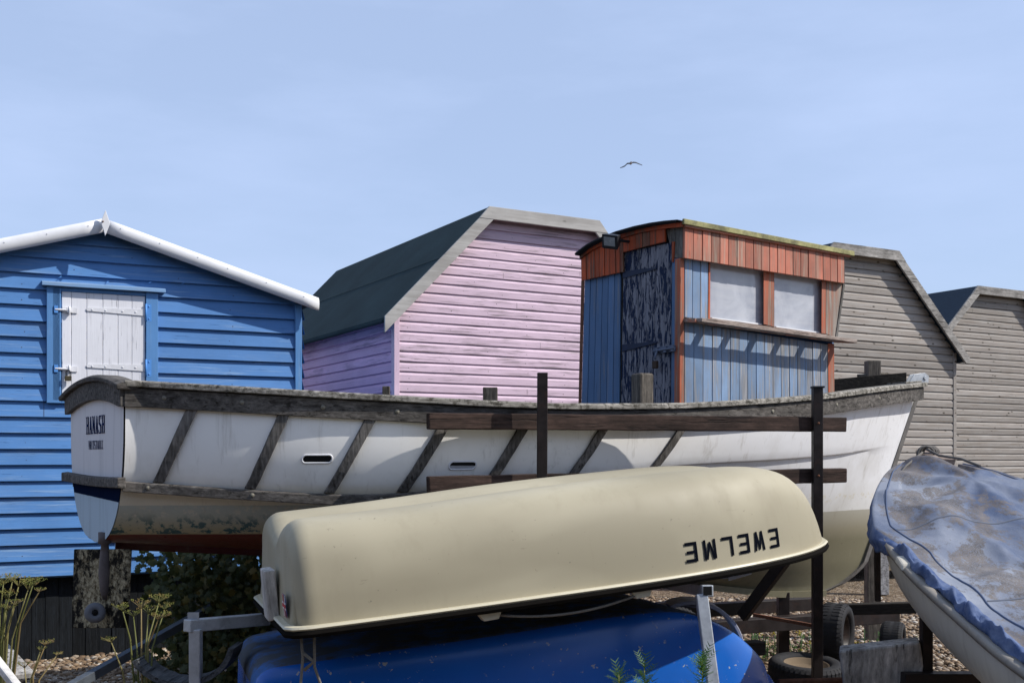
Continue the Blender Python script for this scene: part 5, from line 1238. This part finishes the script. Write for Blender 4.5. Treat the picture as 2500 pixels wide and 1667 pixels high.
mb.build('foliage', M['ivy'], bush, recalc=False); tw.build('stem', M['twig'], bush)
def umbel_plant(label, base, heads, hr=.035, group=None):
    t = thing('umbel_plant', label, 'plant', base, 0, group); st = MB(); hd = MB(); fork = Vector((0,0,0))
    for (p, via, r_) in heads:
        p = p - Vector(base); via = (via - Vector(base)) if via else Vector((p.x*.35, p.y*.35, p.z*.55)); st.tint = random.random()
        hd = MB(); st.tube([Vector((0,0,0)), via*.5 + Vector((.003,0,0)), via, via.lerp(p, .6), p], [.006,.0055,.004,.003,.0025], 6)
        n = random.randint(9, 13)
        for k in range(n):
            a = 2*math.pi*k/n + random.random()*.4; s = random.uniform(.45, 1)*r_; dirv = (p-via).normalized()
            e = p + Vector((math.cos(a)*s, math.sin(a)*s, 0)) + dirv*r_*random.uniform(.5,.8)
            st.tube([p, p.lerp(e,.5)+Vector((0,0,.002)), e], .0011, 4); hd.tint = random.random()
            for _ in range(7):
                c = e + Vector((random.uniform(-1,1), random.uniform(-1,1), random.uniform(-.3,1)))*r_*.17; 
                hd.lathe([(0,r_*.05),(r_*.05,0),(0,-r_*.05)], c, (random.random(),random.random(),1), 5)
        hd.build('flower_head', M['umbel'], t, recalc=False)
    st.build('stem', M['stalk'], t, recalc=False); return t
def B_(u, Y): q = P(u, 1120, Y); return (q.x, Y, 0.0)
umbel_plant('tall greenish seed-head plant at the left edge before the blue boards', B_(-10, 4.9), [(P(8,1425,4.9),P(0,1500,4.9),.055),(P(30,1420,4.95),P(12,1500,4.9),.04),(P(68,1440,4.9),P(30,1560,4.9),.055),(P(95,1445,4.85),P(50,1520,4.9),.03),(P(15,1462,4.9),P(5,1540,4.9),.05),(P(18,1490,4.85),P(2,1570,4.9),.035),(P(45,1432,4.95),P(20,1530,4.9),.05),(P(80,1428,4.9),P(42,1540,4.9),.045),(P(-8,1440,4.9),P(-5,1540,4.9),.05),(P(36,1478,4.85),P(14,1560,4.9),.04)], group='umbel plants')
umbel_plant('low seed-head plant by the shingle at the bottom left', B_(90, 4.7), [(P(110,1575,4.7),P(80,1650,4.7),.03),(P(98,1590,4.7),P(75,1660,4.7),.025),(P(138,1600,4.75),P(95,1660,4.7),.022),(P(60,1630,4.7),None,.03)], group='umbel plants')
umbel_plant('yellow-green seed-head plant between the metal channel and the dark bush', B_(350, 5.0), [(P(300,1492,5.0),P(318,1560,5.0),.045),(P(345,1485,5.05),P(345,1570,5.0),.05),(P(388,1470,5.1),P(362,1560,5.0),.05),(P(386,1512,4.95),P(360,1580,5.0),.05),(P(272,1568,5.0),P(300,1640,5.0),.035),(P(362,1498,5.1),P(356,1580,5.0),.05),(P(402,1488,5.1),P(372,1580,5.0),.04),(P(326,1505,5.1),P(335,1590,5.0),.04)], group='umbel plants')
def herb(label, base, h_, n=46):
    t = thing('leafy_sprig', label, 'plant', base, 0, 'feathery green sprigs'); st = MB(); lf = MB(); top = Vector((random.uniform(-.02,.02), 0, h_))
    st.tube([(0,0,0), top*.5+Vector((.005,0,0)), top], [.004,.003,.0015], 6)
    for _ in range(n):
        f = random.uniform(.55, 1.0)**.6; p = top*f; d = Vector((random.uniform(-1,1), random.uniform(-1,1), random.uniform(.2,1.3))).normalized(); L_ = random.uniform(.02,.045)*(1.25-f*.4)*1.6
        sd_ = d.cross(Vector((0,0,1))).normalized() 
        for k in range(5):
            q = p + d*L_*(k+1)/5
            for s in (-1, 1):
                e = q + (sd_*s + d*.8).normalized()*L_*.38; w_ = d*.0022; lf.tint = random.random(); lf.poly([q-w_, q+w_, e+w_*.4, e-w_*.4])
        lf.poly([p-sd_*.002, p+sd_*.002, p+d*L_*1.1])
    st.build('stem', M['stalk'], t, recalc=False); lf.build('leaf', M['herb'], t, recalc=False)
herb('feathery green sprig before the blue hull, leftmost of three', B_(1517, 3.4), EYE-(1645-HZ)/F*3.4); herb('feathery green sprig before the blue hull, middle of three', B_(1588, 3.4), EYE-(1620-HZ)/F*3.4); herb('feathery green sprig beside the galvanised post, rightmost of three', B_(1700, 3.4), EYE-(1612-HZ)/F*3.4, 60)
# ragwort patch beyond the bow
rg = thing('flowering_weeds', 'clump of yellow-flowered weeds on the shingle behind the cradle', 'weeds', (2.1, 8.6, 0)); st = MB(); fl2 = MB()
for _ in range(60):
    x, y = random.gauss(.15,.42), random.gauss(0,.2); h_ = random.uniform(.08,.26); st.tube([(x,y,0),(x+random.uniform(-.03,.03),y,h_)], .003, 4)
    for k in range(7):
        q = Vector((x+random.uniform(-.03,.03), y+random.uniform(-.03,.03), h_*random.uniform(.2,.9))); d = Vector((random.uniform(-1,1),random.uniform(-1,1),.6))*.03; st.poly([q, q+d+Vector((0,0,.006)), q+d*1.2, q+d-Vector((0,0,.006))])
    if random.random() < .55:
        for k in range(8): fl2.tint = random.random(); fl2.lathe([(0,.004),(.009,0),(0,-.004)], (x+random.gauss(0,.016), y+random.gauss(0,.016), h_+random.uniform(-.008,.014)), (0,.3,1), 6)
st.build('stem', M['herb'], rg, recalc=False); fl2.build('flower', M['yellow'], rg, recalc=False)

# ------------------------------------------------------------------ gull
gu = thing('seagull', 'lone grey-winged gull gliding in the open sky', 'gull', P(1540, 398, 60), 0)
mb = MB(); k = 60/F
def g2(u, v, y=0): return Vector(((u-1540)*k, y, -(v-398)*k))
wl = [(g2(1540,398), .16), (g2(1531,399), .17), (g2(1525,405), .15), (g2(1519,408), .09), (g2(1514,410), .02)]
wr = [(g2(1540,398), .16), (g2(1546,396), .17), (g2(1552,396.5), .15), (g2(1560,400), .09), (g2(1568,403.5), .02)]
for wg in (wl, wr):
    up = [p + Vector((0, 0, .02)) for p, c in wg]
    rows = [[p + Vector((0,-c*.6,-.045*c/.16)), p + Vector((0,-c*.2,.015)), p + Vector((0,c,.0)), p + Vector((0,-c*.2,-.02-.045*c/.16))] for p, c in wg]
    mb.grid(rows, 0, True, close=True)
mb.build('wings', plain('gull_grey', (.12,.13,.15), .7), gu)
mb = MB(); mb.tube([(0,-.30,0),(0,-.22,.0),(.0,-.15,.0),(0,0,-.02),(0,.18,-.01),(0,.32,0)], [.008,.035,.04,.075,.05,.01], 10); mb.build('body', plain('gull_white', (.45,.46,.5), .7), gu)

# ------------------------------------------------------------------ invented shed, unseen behind the viewpoint, added to darken that side of the sky
sd = thing('sky_blocker_shed', 'added black shed behind the viewpoint, unseen, dimming the skylight', 'shed', (-1.5, -4.6, 0))
mb = MB(); clad(mb, lambda z: (-9, 8), 0, 3.6, .2, 'lap', 4, y=0); mb.v = [(x, 2.6 - y, z) for x, y, z in mb.v]; mb.box((-9, -2.5, 0), (8, 2.58, 3.6)); mb.build('wall', M['skirt'], sd)
mb = MB(); mb.prism([(-9.3, 3.0, 3.45), (-9.3, 0, 4.9), (-9.3, -3.0, 3.45), (-9.3, -3.0, 3.36), (-9.3, 0, 4.8), (-9.3, 3.0, 3.36)], (17.6, 0, 0)); mb.build('roof', M['rooffelt'], sd)
for x in (-6, 3): 
    mb = MB(); mb.box((x-1.2, 2.63, 0), (x+1.2, 2.68, 2.4)); mb.build('door', M['skirt'], sd, bev=.01)

# roots that were authored in world coordinates: move each to the foot of its thing
for o in list(C.objects):
    if o.type == 'EMPTY' and o.parent is None and o.location.length < 1e-6 and o.rotation_euler.z == 0:
        bb = [ch.location + ch.rotation_euler.to_matrix() @ Vector(c) for ch in o.children if ch.type == 'MESH' for c in ch.bound_box]
        if not bb: continue
        c = Vector(((min(p.x for p in bb)+max(p.x for p in bb))/2, (min(p.y for p in bb)+max(p.y for p in bb))/2, max(0, min(p.z for p in bb))))
        o.location = c
        for ch in o.children: ch.location = ch.location - c
